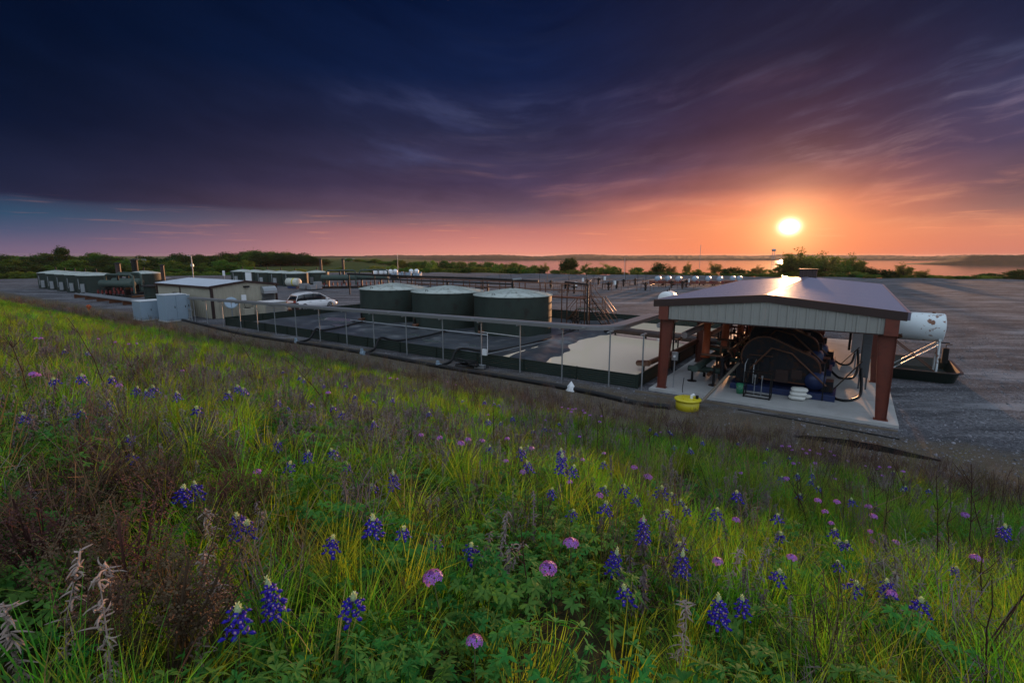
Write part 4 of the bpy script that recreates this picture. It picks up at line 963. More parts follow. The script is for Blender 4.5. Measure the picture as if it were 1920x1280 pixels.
for s_ in (-1,1):
    for nm,P_ in (('front_pillar',[(.44,.66,1.62),(1.52,.82,.98)]),('rear_pillar',[(-1.98,.68,1.5),(-2.25,.82,1.0)]),('door_pillar',[(-.35,.70,1.63),(-.35,.87,1.0)]),('door_pillar',[(-1.35,.70,1.6),(-1.3,.87,1.0)]),('roof_rail',[(-1.9,.6,1.60),(-1.2,.6,1.73),(-.2,.6,1.75),(.3,.6,1.70)])):
        MB().tube([(x,s_*y,z) for x,y,z in P_], .035 if 'pillar' in nm else .018, 6).build(nm, M['carwhite'] if nm != 'door_pillar' else M['black'], car)
    for x in (-1.42,1.42):
        wv = MB().lathe([(.0,-.02),(.24,-.02),(.34,-.0),(.36,.03),(.36,.19),(.34,.22),(0,.22)],28,(x,0,.36),'Y').build('wheel', M['tyre'], car); wv.location = (0,(-.95 if s_ < 0 else .73),0)
        mb = MB()
        for k in range(5): a_ = 2*math.pi*k/5; mb.box((x+.13*math.cos(a_), -.03 if s_ < 0 else .23, .36+.13*math.sin(a_)),(.23,.03,.07),0,-a_)
        mb.lathe([(.23,-.03),(.25,-.03),(.25,-.0),(.23,0)],24,(x,0 if s_ < 0 else .23,.36),'Y').build('rim', M['hub'], wv)
    MB().b2(.95,s_*.98-.09,1.0,1.15,s_*.98+.09,1.14).build('mirror', M['carwhite'], car, .02)
    MB().b2(2.22,s_*.66-.14,.66,2.40,s_*.66+.1,.80).build('headlight', M['glass'], car)
    MB().b2(-2.44,s_*.72-.12,.80,-2.30,s_*.72+.12,1.02).build('tail_light', M['lightred'], car)
    MB().b2(-.9,s_*.945-.012,.86,-.72,s_*.945+.012,.89).b2(.25,s_*.945-.012,.86,.43,s_*.945+.012,.89).build('door_handle', M['galv'], car)
MB().b2(-2.46,-.26,.62,-2.435,.26,.74).build('number_plate', M['white'], car); MB().b2(-2.44,-.7,.34,-2.38,.7,.46).build('bumper_insert', M['black'], car)

# ================================================================== far tank batteries
def small_tank(label, x, y, r, h, grp, proto=None):
    if proto is not None: return dup(proto, (x,y,height(x,y)), 0, label, group=grp)
    t_ = thing('battery_tank', label, 'storage tank', (x,y,height(x,y)), 0, grp)
    MB().lathe([(r,0),(r,h)],40).build('shell', M['green'], t_)
    MB().lathe([(r-.02,h-.01),(r+.06,h),(r+.06,h+.04),(r*.5,h+.3),(0,h+.45)],40).build('roof', M['tankroof'], t_)
    MB().cyl((0,0,h+.4),(0,0,h+.95),.1,8).build('vent', M['black'], t_)
    MB().b2(-.5,-r-.12,.2,.1,-r+.02,1.4).tube([(-.7,-r-.1,.6),(-.7,-r-.1,2.1)],.05,6).build('ladder_and_valve', M['galv'], t_)
    bpy.context.view_layer.update(); KIDS[t_.name] = list(t_.children)
    return t_
def row_tanks(px, Y, n, step, r, h, labels, grp):
    p = None; out = []
    for i in range(n):
        x = (px-960)/930*Y*.985 - .827*step*i; y = Y+.563*step*i
        t_ = small_tank(labels[i], x, y, r, h, grp, p); p = p or t_; out.append((x,y))
    return out
ORD = ['first (nearest)','second','third','fourth','fifth (farthest)']
lt = row_tanks(176,74.5,5,4.75,2.45,2.55,[f'{o} green tank of the overlapping row of five at far left' for o in ORD],'green tanks in the far left battery')
row_tanks(266,78,1,5,2.35,2.7,['dark green tank with sunlit right edge just left of the tan building'],'green tanks in the far left battery')
mt = row_tanks(551,90,5,4.5,2.15,2.25,[f'{o} green tank of the row of five behind the white car' for o in ORD],'green tanks in the battery behind the car')
row_tanks(592,96,1,5,2.2,2.2,['lone green tank right of the row of five behind the white car'],'green tanks in the battery behind the car')
def bp(px, Y, z=None):
    x = (px-960)/930*Y*.985; return (x, Y, height(x,Y) if z is None else z)
def separator(label, loc, rz, L=5.2, grp='horizontal separator vessels with pipe arches'):
    s = thing('separator', label, 'separator', loc, rz, grp)
    cyl_tank(MB(),L,.48,1.75,'X').build('vessel', M['greenl'], s)
    for x in (-L*.3,L*.3): MB().b2(x-.12,-.35,.3,x+.12,.35,1.35).build('saddle', M['black'], s)
    MB().b2(-L/2-.3,-.9,.08,L/2+.6,.9,.28).build('skid', M['black'], s)
    MB().tube([(-L*.35,0,2.2),(-L*.35,0,2.75),(-L*.28,0,2.95),(L*.45,0,2.95),(L*.52,0,2.75),(L*.52,0,.5)],.14,8).build('arch_pipe', M['greenl'], s)
    MB().cyl((L*.05,0,2.2),(L*.05,0,2.9),.12,8).build('riser', M['black'], s)
    mb = MB(); mr_ = MB()
    for k in range(7):
        x = -L*.4+k*L*.13; mb.cyl((x,-.9,.2),(x,-.9,.75),.06,6).cyl((x,-.9,1.0),(x,-.5,1.3),.04,6); mr_.box((x,-.95,.62),(.2,.2,.2)).cyl((x,-.95,.72),(x,-.95,.95),.11,8)
    mb.build('manifold', M['black'], s); mr_.build('red_valves', M['red'], s)
    bpy.context.view_layer.update(); KIDS[s.name] = list(s.children); return s
s0 = separator('nearer grey-green separator vessel in front of the far left tanks', bp(212,66), TH+.35, 5.4)
dup(s0, bp(232,72), TH+.3, 'farther separator vessel just right of the far left tanks')
dup(s0, bp(632,84), TH+.75, 'separator vessel with pipe arch right of the tanks behind the car')
dup(s0, bp(694,86), TH+.75, 'separator vessel with pipe arch behind the leftmost round tank', )
dup(s0, bp(100,93), TH+.2, 'separator vessel half hidden behind the far left tanks', .7)
def stack(label, px, Y, r, h, m, cat='stack'):
    t_ = thing('heater_stack', label, cat, bp(px,Y)); MB().cyl((0,0,0),(0,0,h),r,14).build('stack', M[m], t_); MB().lathe([(r*1.35,0),(r*1.35,.1),(0,.25)],14,(0,0,h)).build('cap', M['black'], t_); return t_
stack('short dark pipe stack between the far left tanks',218,76,.35,4.2,'trim')
stack('dark hooded stack above the right tank of the far left battery',250,82,.45,4.7,'black')
stack('slim dark stack just behind the tan building roof',301,72,.25,4.0,'trim')
stack('thin stack behind the tanks beyond the car',600,99,.25,4.6,'trim')
stack('thin stack right of the tanks beyond the car',642,97,.22,4.6,'trim')
stack('round dark green drum left of the tan building',276,58,.75,1.9,'green','drum')
# rack of pipes left of the building
pr_ = thing('pipe_rack','low rusty pipe rack on the dirt in front of the far left tanks','pipe rack',(-46.5,57.5,0),TH)
for y in (0,.5,1.0): MB().cyl((-12,y,.55),(8,y,.55),.10,8).build('pipe', M['galv'], pr_)
for x in range(-12,9,4): MB().b2(x-.06,-.2,0,x+.06,1.2,.46).build('support', M['rail'], pr_)
ob = thing('orange_valve','small orange valve lying on the dirt near the pipe rack','valve',(-43.3,50.6,0),TH); MB().cyl((0,0,0),(0,0,.5),.12,8).build('stem', M['orange'], ob); MB().cyl((-.35,0,.3),(.35,0,.3),.14,10).build('body', M['orange'], ob)
kt = thing('small_trailer_tank','small white capsule tank with yellow stripes in front of the tanks behind the car','tank',bp(546,81),TH+.2)
cyl_tank(MB(),2.3,.65,1.15,'X').build('body', M['poly'], kt); MB().b2(-.9,-.4,.15,.9,.4,.5).build('cradle', M['blue'], kt)
MB().lathe([(.66,-.12),(.67,-.12),(.67,.12),(.66,.12)],24,(.3,0,1.15),'X').build('stripe', M['yellow'], kt)
for k,(px,Y,w,h,l) in enumerate([(567,80,1.4,1.0,'low grey skid box right of the white capsule tank'),(580,79,1.1,.8,'second grey skid box, left of the separator'),(592,80,.8,1.3,'upright grey skid box near the separator')]):
    t_ = thing('skid_box', l, 'box', bp(px,Y), TH, 'grey skid boxes by the battery'); MB().b2(-w/2,-.5,.15,w/2,.5,h).build('body', M['galv'], t_, .02); MB().b2(-w/2-.05,-.55,0,w/2+.05,.55,.14).build('skid', M['black'], t_)
sg = thing('notice_board','square white notice board fixed in front of the second battery tank','sign',bp(462,84.0),TH+.1); MB().b2(-.75,-.03,.9,.75,.03,2.6).build('board', M['white'], sg)
for x in (-.7,.7): MB().b2(x-.04,.04,0,x+.04,.12,2.6).build('post', M['galv'], sg)
sg = thing('white_sign','small white sign on a pole behind the tan building roof','sign',bp(416,78),TH); MB().b2(-.35,-.02,2.3,.35,.02,3.1).build('board', M['white'], sg); MB().cyl((0,.05,0),(0,.05,3.1),.04,6).build('pole', M['galv'], sg)
pd = site_thing('drum','pale plastic drum lying left of the low cabinet','drum',-46.6,-1.6,0); cyl_tank(MB(),.7,.28,.3,'X').build('body', M['bluegrey'], pd); MB().b2(-.3,-.2,0,.3,.2,.08).build('cradle', M['wood'], pd)
# elevated black pipe line behind the round tanks toward the left
bl = thing('pipe_line','black pipe with drop legs running left behind the round tanks','pipe',(0,0,0),0)
P_ = [bp(650,70,2.9),bp(760,62,2.9),bp(880,57,2.9),bp(1010,54,2.7)]
MB().tube(P_,.13,8).build('run', M['black'], bl)
for px,Y,z in ((652,70,2.9),(700,66,2.9),(770,61.5,2.9),(830,59,2.9),(905,56.2,2.85),(960,55,2.8)):
    MB().tube([bp(px,Y,z),bp(px,Y,0)],.08,6).build('drop_leg', M['black'], bl)
random.seed(21)
for k in range(9):   # small frames and skids behind the tanks
    px = 735+k*27+random.uniform(-6,6); Y = random.uniform(62,74); l = ['leftmost','second','third','fourth','fifth','sixth','seventh','eighth','rightmost'][k]
    t_ = thing('pipe_skid', f'{l} of the low dark pipe skids behind the round tanks', 'pipe skid', bp(px,Y), TH+random.uniform(-.3,.3), 'low dark pipe skids behind the round tanks')
    MB().b2(-1.1,-.5,0,1.1,.5,.2).build('skid', M['black'], t_); MB().tube([(-1,0,.2),(-1,0,1.5),(1,0,1.5),(1,0,.2)],.07,6).tube([(-1,0,.9),(1,0,.9)],.08,6).build('pipe_frame', M['black'], t_)
# ---- far compressor cluster beyond (white-topped vessels)
def vert_vessel(label, px, Y, z=1.5):
    t_ = thing('chemical_tank', label, 'tank', bp(px,Y), 0, 'pale dome-topped tanks far out on the pad')
    MB().lathe([(.0,.5),(.55,.5),(.62,.6),(.62,1.3),(.5,1.55),(.25,1.68),(0,1.7)],18).build('body', M['white'], t_); MB().b2(-.5,-.5,0,.5,.5,.5).build('stand', M['black'], t_); return t_
wn = ['first','second','third','fourth','fifth','sixth','seventh']
for k,px in enumerate((702,713,722,731,740,770,780)): vert_vessel(f'{wn[k]} pale domed tank from the left at the far edge of the pad', px, 132+k)
for k,(px,Y) in enumerate([(738,118),(750,120),(765,122),(779,119),(786,117)]):
    t_ = thing('far_skid', f'{wn[k]} bluish equipment skid from the left below the far domed tanks', 'equipment skid', bp(px,Y), .3*k, 'bluish equipment skids far out on the pad')
    MB().b2(-.9,-.5,0,.9,.5,.5).build('base', M['black'], t_); MB().b2(-.7,-.4,.5,.1,.4,1.3).cyl((.4,0,.5),(.4,0,1.6),.25,10).build('unit', M['bluegrey'], t_)
# ---- row of white horizontal tanks on trailers right
def trailer(label, px, Y):
    t_ = thing('trailer_tank', label, 'trailer tank', bp(px,Y), TH+.15, 'white-tank trailers in a row on the gravel')
    cyl_tank(MB(),1.9,.48,1.22,'Y').build('tank', M['bluegrey'], t_); MB().b2(-.75,-1.4,.35,.75,1.3,.62).b2(-1.3,-1.6,.3,-.2,-1.2,.9).build('frame', M['brown'], t_)
    for x in (-.8,.8): MB().lathe([(0,-.1),(.3,-.1),(.3,.1),(0,.1)],12,(x,.2,.3),'X').build('wheel', M['tyre'], t_)
    MB().box((.55,-1.5,.7),(.5,.3,.5)).build('engine', M['red'], t_); bpy.context.view_layer.update(); KIDS[t_.name] = list(t_.children); return t_
t0 = trailer('leftmost white tank trailer of the row on the far gravel',1236,92)
for k,(px,Y,l) in enumerate([(1255,92,'second'),(1275,91.5,'third'),(1306,91,'fourth'),(1331,90.5,'fifth'),(1353,90,'sixth'),(1377,91,'seventh'),(1390,91,'rightmost')]):
    dup(t0, bp(px,Y), TH+.15, f'{l} white tank trailer'+(' from the left in the row on the far gravel' if k < 6 else ' of the row, almost hidden by the shelter roof'))
# ---- wellheads
def wellhead(label, px, Y, kind, pole):
    t_ = thing('wellhead', label, 'wellhead', bp(px,Y), random.uniform(0,3), 'wellheads out on the gravel pad')
    mb = MB().cyl((0,0,0),(0,0,1.3),.14,8).cyl((0,0,.35),(0,0,.45),.25,10).cyl((0,0,.8),(0,0,.9),.22,10).cyl((-.45,0,.95),(.45,0,.95),.08,8).cyl((0,-.4,1.1),(0,.4,1.1),.07,8)
    mb.build('valve_tree', M['black'], t_); MB().tube([(.45,0,.95),(1.4,.1,.95),(1.4,.1,.2),(2.4,.2,.2)],.06,6).build('flow_line', M['rail'], t_)
    if kind: MB().b2(-1.6,-.1,.9,-1.2,.05,1.55).build('panel', M['white'], t_); MB().b2(-1.43,-.03,0,-1.37,.0,.9).build('post', M['galv'], t_)
    mb = MB()
    for x in (-1.8,1.9):
        for y in (-1,1): mb.cyl((x,y,0),(x,y,1.1),.035,6)
    mb.cyl((-1.8,-1,1.0),(1.9,-1,1.0),.03,6).build('guard_rail', M['rail'], t_)
    if pole: MB().cyl((.7,.6,0),(.7,.6,pole),.03,6).build('pole', M['black'], t_)
random.seed(17)
nth = ['first','second','third','fourth','fifth','sixth','seventh','eighth','ninth','tenth','eleventh','twelfth','thirteenth']
for k,(px,Y,kd,po) in enumerate([(1034,84,0,3.2),(1066,75,1,0),(1078,72,0,3.5),(1102,88,1,4.3),(1124,94,1,2.2),(1143,79,1,3.9),(1158,82,0,0),(1171,88,0,5.0),(1193,92,0,3.0),(1213,78,0,0),(1262,84,0,2.4),(1283,82,0,0),(1290,86,1,3.0)]):
    wellhead(f'{nth[k]} wellhead from the left on the gravel pad behind the pool', px, Y, kd, po)
for k,(px,Y,h_) in enumerate([(937,95,2.6),(958,93,2.0),(1012,90,2.4),(1213,97,1.6),(1325,88,2.2)]):
    o = MB().cyl(bp(px,Y),tuple(Vector(bp(px,Y))+Vector((0,0,h_))),.03,6).build('marker_post', M['black']); tag(o, f'{nth[k]} lone thin marker post from the left on the gravel pad', 'post', 'thin marker posts on the pad')
up = thing('utility_pole','thin grey utility pole with lamp arm rising behind the tan building','pole',bp(358,110)); MB().cyl((0,0,-1),(0,0,5.3),.09,8).build('pole', M['galv'], up); MB().b2(-.3,-.1,3.0,.3,.1,3.5).tube([(0,0,5.2),(-.8,0,5.3)],.04,6).build('fittings', M['galv'], up)
for k,(px,Y,h_,l) in enumerate([(745,118,6.0,'tall thin lamp pole far out left of the pad'),(1172,115,5.0,'thin dark pole on the pad behind the wellheads'),(600,130,4.0,'thin pale pole left of the far domed tanks')]):
    o = MB().cyl(bp(px,Y),tuple(Vector(bp(px,Y))+Vector((0,0,h_))),.05,6).build('pole', M['galv']); tag(o, l, 'pole')

# ================================================================== houses on the left
def house(label, px, Y, L, W_, h, rh, m, rot=0., dz=0., rm='shingle'):
    Y *= .80 if px < 400 else .9; L *= .8; x,y,z = bp(px,Y); t_ = thing('house', label, 'house', (x,y,z+dz-2.0), rot)
    MB().b2(-L/2,-W_/2,-1.5,L/2,W_/2,h).build('wall', M[m], t_)
    r_ = MB().add([(-L/2-.4,-W_/2-.4,h),(L/2+.4,-W_/2-.4,h),(L/2+.4,W_/2+.4,h),(-L/2-.4,W_/2+.4,h),(-L/2+1,0,h+rh),(L/2-1,0,h+rh)],[(3,2,1,0),(0,1,5,4),(2,3,4,5),(1,2,5),(3,0,4)]).build('roof', M[rm], t_)
    n = max(2,int(L/3))
    for k in range(n):
        xx = -L/2+L*(k+.5)/n; w_ = MB().b2(xx-.5,-W_/2-.06,h-1.9,xx+.5,-W_/2-.01,h-.7).build('window', M['white'], t_); MB().b2(xx-.42,-W_/2-.09,h-1.82,xx+.42,-W_/2-.065,h-.78).build('pane', M['glass'], w_)
    MB().b2(-.5,-W_/2-.05,-.2,.5,-W_/2-.012,h-.6).build('door', M['brown'], t_)
    return t_
house('low grey flat metal shed among the trees behind the tan building',293,150,7.0,5,2.0,.5,'galv',.1,-.3,'galv')
house('brick house with grey roof on the wooded rise at left',243,255,12,8,3.6,2.4,'brick',.2,-.4)
house('tan house with steep roof right of the brick house',262,262,7,7,4.0,2.6,'tan',.5,-.2)
house('dark-roofed house peeking through trees at far left',158,250,11,7,3.4,2.0,'brick',.1,-.3)
house('white-trimmed house low on the slope behind the cooling unit',393,215,7,5,2.4,1.3,'siding',.3,-.1)
house('long low house beneath the dark trees above the white car',545,300,22,8,3.2,1.6,'brick',.1,.3)
house('small pale house left of the long low house',500,290,8,7,3.2,1.8,'tan',.2,.2)
house('pale flat building on the skyline right of the dark trees',655,390,9,6,2.6,.8,'siding',.0,.6,'galv')
wtow = thing('water_tower','tiny distant water tower on the skyline left of the sun','water tower',(1085,2090,0),0); MB().lathe([(0,20),(7,21),(9,25),(7,29),(0,31)],16).build('bowl', M['galv'], wtow)
for k in range(4): MB().cyl((6*math.cos(k*1.57),6*math.sin(k*1.57),-12),(5*math.cos(k*1.57),5*math.sin(k*1.57),22),.6,6).build('leg', M['galv'], wtow)
o = MB().cyl((770,2060,-12),(770,2060,46),.8,6).build('radio_mast', M['galv']); tag(o,'thin distant radio mast on the far shore','mast')

# ================================================================== trees
LEAFS = {}
def leafmat(name, col, rnd=.6, tr=.5): return mat(name, col, .75, 0, var=.35, vscale=.8, transl=tr, rnd=rnd, spec=.2)
LM = [leafmat('foliage_dark', (.024,.044,.015)), leafmat('foliage_mid', (.058,.10,.022)), leafmat('foliage_spring', (.11,.135,.035)), leafmat('foliage_bare', (.16,.125,.05))]
BARK = mat('bark', (.055,.042,.032), .9, var=.3)
def tree_proto(name, kind, lm, seed):
    rg = np.random.default_rng(seed); H_ = 1.0
    tr = MB(); limbs = []
    th = {'round':.16,'tall':.42,'sparse':.22,'bush':.05,'wide':.2}[kind]
    tr.tube([(0,0,-.15),(.01,0,th*.5),(0,.01,th)],[.035,.028,.022],7)
    nl = {'round':7,'tall':6,'sparse':12,'bush':6,'wide':8}[kind]
    rad = {'round':.44,'tall':.34,'sparse':.50,'bush':.75,'wide':.62}[kind]
    cl = []
    for k in range(nl):
        a = 2*math.pi*k/nl+rg.uniform(-.4,.4); rr_ = rad*rg.uniform(.35,.85); zt = rg.uniform(th+.18,.92) if kind != 'bush' else rg.uniform(.25,.8)
        e_ = np.array([rr_*math.cos(a), rr_*math.sin(a), zt]); m_ = e_*np.array([.45,.45,0])+np.array([0,0,th+(zt-th)*.55])
        tr.tube([(0,0,th*.8),tuple(m_),tuple(e_)],[.018,.011,.004],5); cl.append(e_); cl.append(m_*.5+e_*.5)
        if kind == 'sparse':
            for q in range(4):
                e2 = e_*rg.uniform(.6,1.)+rg.normal(0,.10,3)*[1,1,.7]; tr.tube([tuple(m_*.4+e_*.6),tuple(e2)],[.007,.002],4); cl.append(e2)
    cl.append(np.array([0,0,.9]))
    nc, per, spread, ls = {'round':(50,70,.080,.030),'tall':(38,60,.075,.030),'sparse':(75,55,.065,.022),'bush':(56,62,.085,.040),'wide':(70,60,.08,.030)}[kind]
    C_ = []
    for k in range(nc):
        if k < len(cl): C_.append(cl[k]); continue
        while True:
            p = rg.uniform(-1,1,3); l = np.linalg.norm(p)
            if .45 < l < 1: break
        z0 = th*.9; zc = (1+z0)/2; C_.append(np.array([p[0]*rad*.92, p[1]*rad*.92, zc+p[2]*(1-z0)/2*.95]))
    pts = []; 
    for c_ in C_:
        s_ = spread*rg.uniform(.7,1.35); pts.append(c_+rg.normal(0,1,(per,3))*[s_,s_,s_*.7])
    P_ = np.vstack(pts); P_ = P_[P_[:,2] > .0]; n = len(P_)
    u = rg.normal(0,1,(n,3)); u /= np.linalg.norm(u,axis=1)[:,None]; w = np.cross(u, rg.normal(0,1,(n,3))); w /= np.linalg.norm(w,axis=1)[:,None]
    sz = ls*rg.uniform(.6,1.5,(n,1)); V = np.empty((n*4,3)); V[0::4]=P_-u*sz; V[1::4]=P_-w*sz*.6; V[2::4]=P_+u*sz; V[3::4]=P_+w*sz*.6
    me = bpy.data.meshes.new('crown'); me.from_pydata(V.tolist(), [], np.arange(n*4).reshape(n,4).tolist()); me.materials.append(LM[lm]); me.update()
    return tr.mesh('trunk', BARK), me
TP = {}
for nm, kd, lm, sd in (('dense_a','round',0,1),('dense_b','round',1,2),('wide','wide',0,3),('tall','tall',0,4),('sparse_a','sparse',3,5),('sparse_b','sparse',2,6),('bush_a','bush',1,7),('bush_b','bush',2,8),('bush_c','bush',0,9)):
    TP[nm] = tree_proto(nm, kd, lm, sd)
KN = {'dense_a':('tree','dark round-crowned tree'),'dense_b':('tree','mid-green round tree'),'wide':('tree','broad dark tree'),'tall':('tree','tall tree with a high crown'),'sparse_a':('tree','lacy half-bare tree'),'sparse_b':('tree','lacy tree in pale spring leaf'),'bush_a':('bush','mid-green bush'),'bush_b':('bush','yellow-green bush'),'bush_c':('bush','dark green bush')}
def tree(kind, px, ytop, Y, wpx, where, grp):
    x = (px-960)/930*Y*.985; z = height(x,Y)-.1; zt = 5.5-Y*((ytop-478.5)/905.)
    h = max(1.0, zt-z)*(1.1 if kind[0] == 's' else 1.0); wd = wpx/930*Y; base = {'round':.95,'wide':1.35,'tall':.75,'sparse':1.1,'bush':1.55}[{'d':'round','w':'wide','t':'tall','s':'sparse','b':'bush'}[kind[0]]]
    cat, desc = KN[kind]; nm = {'bush':'bush','tree':'tree'}[cat]
    t_ = thing(nm, f'{desc} {where}', cat, (x,Y,z), random.uniform(0,6.28), grp); t_.scale = (wd/base, wd/base, h)
    for n_, me in (('trunk',TP[kind][0]),('crown',TP[kind][1])): obj(n_, me, t_)
    return t_
random.seed(33)
G1, G2, G3 = 'trees of the wood on the left skyline','bushes below the wood on the left','trees and bushes along the far edge of the pad'
def EL(px): # distance of the left pad edge along a bearing
    k = (px-960)/944.; return min(160.5/(.86-.51*k), 140.6/(.31*k+.95) if .31*k+.95 > .2 else 999)
def spot(px):
    for lim, ph in ((60,'at far left'),(140,'over the far left tanks'),(205,'over the nearer far left tanks'),(275,'above the separators'),(330,'above the blue-grey cabinets'),(390,'left of the utility pole line'),(440,'above the tan building ridge'),(500,'above the second tank battery'),(560,'above the white car'),(640,'right of the white car')):
        if px < lim: return ph
    return 'toward the lake'
# left skyline row
sky = [(0,478),(20,480),(42,482),(60,480),(85,476),(128,480),(150,483),(175,475),(200,479),(222,483),(242,489),(266,480),(290,484),(312,483),(332,476),(350,481),(367,478),(386,480),(404,479),(422,474),(440,476),(458,473),(476,471),(492,474),(508,473),(524,475),(540,474),(556,477),(570,475),(584,482),(603,486),(-20,479),(-45,478)]
for k,(px,yt) in enumerate(sky):
    for q in range(2 if px < 590 else 1):
        tree(random.choice(['dense_a','dense_a','wide','dense_b']), px+q*9, yt+q*random.uniform(1,5), EL(px)+random.uniform(75,95) if px < 400 else EL(px)+random.uniform(105,118), random.uniform(30,42), 'on the wood skyline '+spot(px), G1)
tree('tall',115,466,EL(115)+70,24,'standing out above the skyline wood at far left', G1)
for px in range(-40,475,20):
    tree(random.choice(['dense_b','dense_a','bush_a','wide']), px+random.uniform(-6,6), random.uniform(486,494), EL(px)+random.uniform(48,60), random.uniform(36,48), 'in the middle of the wood '+spot(px), G2)
for px in range(-40,490,21):
    tree(random.choice(['bush_a','bush_a','bush_c','dense_b']), px+random.uniform(-6,6), random.uniform(496,504), EL(px)+random.uniform(24,36), random.uniform(38,50), 'in the lower wood '+spot(px), G2)
for px in range(-40,640,17):
    tree(random.choice(['bush_b','bush_b','bush_a']), px+random.uniform(-6,6), random.uniform(507,513)-max(0,px-400)*.02, EL(px)+random.uniform(5,13), random.uniform(28,42), 'at the foot of the wood '+spot(px), G2)
for px,yt in ((465,501),(488,504),(700,498),(716,500),(735,497),(560,503),(640,500)): tree('bush_b', px, yt, EL(px)+random.uniform(30,45), random.uniform(24,34), 'on the green field '+spot(px), G2)
# far centre line
for k,px in enumerate(range(655,985,11)):
    q = (px-655)/330; yt = 486+random.uniform(-2,3)+q*9
    tree(random.choice(['dense_b','bush_a','dense_b','bush_b']), px+random.uniform(-4,4), yt, 330-q*120+random.uniform(-12,12), random.uniform(20,30), 'in the line of trees left of the lake', G3)
for px in range(720,1000,15):
    tree(random.choice(['bush_b','bush_a']), px+random.uniform(-5,5), random.uniform(499,503), random.uniform(178,190), random.uniform(24,34), 'along the pad edge left of the lake view', G3)
# individually placed along the pad edge
def edgeY(px): # distance of the pad edge along a bearing
    k = (px-960)/944.; return 140.6/(.31*k+.95)
spec = [('dense_b',1003,497,22,'left of the dark bushy tree at the pad edge'),('sparse_a',1022,496,22,'just left of the darkest tree at the pad edge'),('wide',1069,484,40,'standing alone as the darkest tree against the lake'),('dense_a',1060,490,26,'merging with the left side of the darkest tree'),('sparse_b',1100,496,28,'just right of the darkest tree against the lake'),('bush_a',1120,500,26,'between the darkest tree and the wellheads'),
('sparse_b',1136,496,34,'behind the wellheads, with twigs over the lake'),('bush_a',1152,499,30,'behind the wellheads at the pad edge'),('dense_b',1196,501,30,'left of the pointed tree above the trailers'),('dense_a',1237,492,30,'pointed above the leftmost trailer tank'),('sparse_a',1258,499,24,'right of the pointed tree above the trailers'),('sparse_a',1290,495,18,'with a small round head above the trailers'),('bush_b',1310,504,26,'above the middle trailer tanks'),('sparse_a',1342,495,34,'bare-twigged, left of the dome-shaped bush'),('bush_c',1374,501,50,'dome-shaped, above the right trailer tanks'),('bush_b',1405,506,30,'right of the dome-shaped bush'),('sparse_a',1422,500,26,'left of the sun glitter on the lake'),('bush_b',1440,504,30,'below the sun glitter on the lake'),
('sparse_a',1502,476,66,'tallest against the glow under the sun'),('sparse_b',1475,488,36,'left of the tallest glowing tree under the sun'),('sparse_a',1547,481,52,'second in the glowing clump under the sun'),('sparse_b',1578,486,44,'third in the glowing clump right of the sun'),('sparse_a',1604,484,46,'last in the glowing clump right of the sun'),('dense_a',1630,500,38,'dark and round at the right end of the glowing clump'),('bush_c',1668,505,56,'low and wide beyond the shelter roof'),('bush_a',1690,507,40,'beyond the right corner of the shelter roof'),('sparse_a',1699,497,36,'rising behind the low bushes right of the shelter roof'),('sparse_a',1733,507,36,'right of the lacy tree above the white tank'),('bush_b',1750,514,40,'low above the rusty white tank'),('bush_b',1785,517,44,'low right of the rusty white tank'),('bush_b',1820,519,36,'lowest of the edge bushes at right'),('wide',1862,511,52,'flat-topped near the right side of the view'),('bush_c',1890,517,34,'between the two flat-topped trees at right'),('wide',1918,505,50,'cut by the right side of the view'),('sparse_b',1520,484,70,'filling the glowing clump under the sun'),('dense_b',1535,492,60,'deep inside the glowing clump under the sun'),('sparse_b',1588,490,56,'between the last two crowns of the glowing clump'),('sparse_a',1490,484,50,'at the left shoulder of the glowing clump'),('dense_b',1481,488,46,'before the sun glitter at the left end of the glowing clump'),('bush_b',1462,500,34,'low at the left end of the glowing clump'),('bush_b',1500,506,60,'at the foot of the glowing clump'),('bush_b',1560,507,60,'at the foot of the glowing clump, right part'),('bush_b',1610,508,44,'low right of the glowing clump')]
for k,(kd,px,yt,w,wh) in enumerate(spec): tree(kd, px, yt, edgeY(px)+random.uniform(5,14), w, wh, G3)
for px in range(985,1960,17):
    tree(random.choice(['bush_b','bush_a','bush_b','bush_c']), px+random.uniform(-5,5), 505+ (px-985)/935*15+random.uniform(-2.5,2), edgeY(px)+random.uniform(3,6), random.uniform(20,30), 'in the low thicket along the far pad edge', G3)

# ================================================================== vegetation on the bank
def V_(*a): return Vector(a)
GREEN = mat('grass_blades', (.165,.275,.034), .7, 0, var=.5, vscale=1.3, transl=.5, rnd=.9, spec=.12)
GREEN2 = mat('lupine_leaf', (.065,.185,.040), .75, 0, var=.3, vscale=2.5, transl=.35, rnd=.4, spec=.06)
FORB = mat('forb_leaf', (.065,.16,.028), .8, 0, var=.35, vscale=3, transl=.3, rnd=.5, spec=.05)
STRAW = mat('dry_straw', (.20,.145,.075), .8, 0, var=.35, vscale=4, transl=.25, rnd=.8, spec=.1)
DEADG = mat('dead_seed_heads', (.17,.135,.13), .9, 0, var=.4, vscale=6, rnd=.7, spec=.1)
BRUSH = mat('reddish_brush', (.10,.062,.042), .9, 0, var=.5, vscale=6, rnd=.6, spec=.1)
TWIG = mat('dead_twig', (.05,.026,.020), .8, 0, var=.4, spec=.1)
CURL = mat('curled_dry_leaf', (.32,.25,.22), .85, 0, var=.35, vscale=15, spec=.1)
BLUE = mat('bluebonnet_petal', (.030,.018,.48), .5, 0, var=.35, vscale=60, transl=.3, spec=.3)
PINK = mat('bluebonnet_spot', (.62,.42,.55), .5, 0, var=.3, vscale=90, transl=.2)
BUD = mat('bluebonnet_bud', (.48,.55,.33), .5, 0, var=.25, vscale=80, transl=.3)
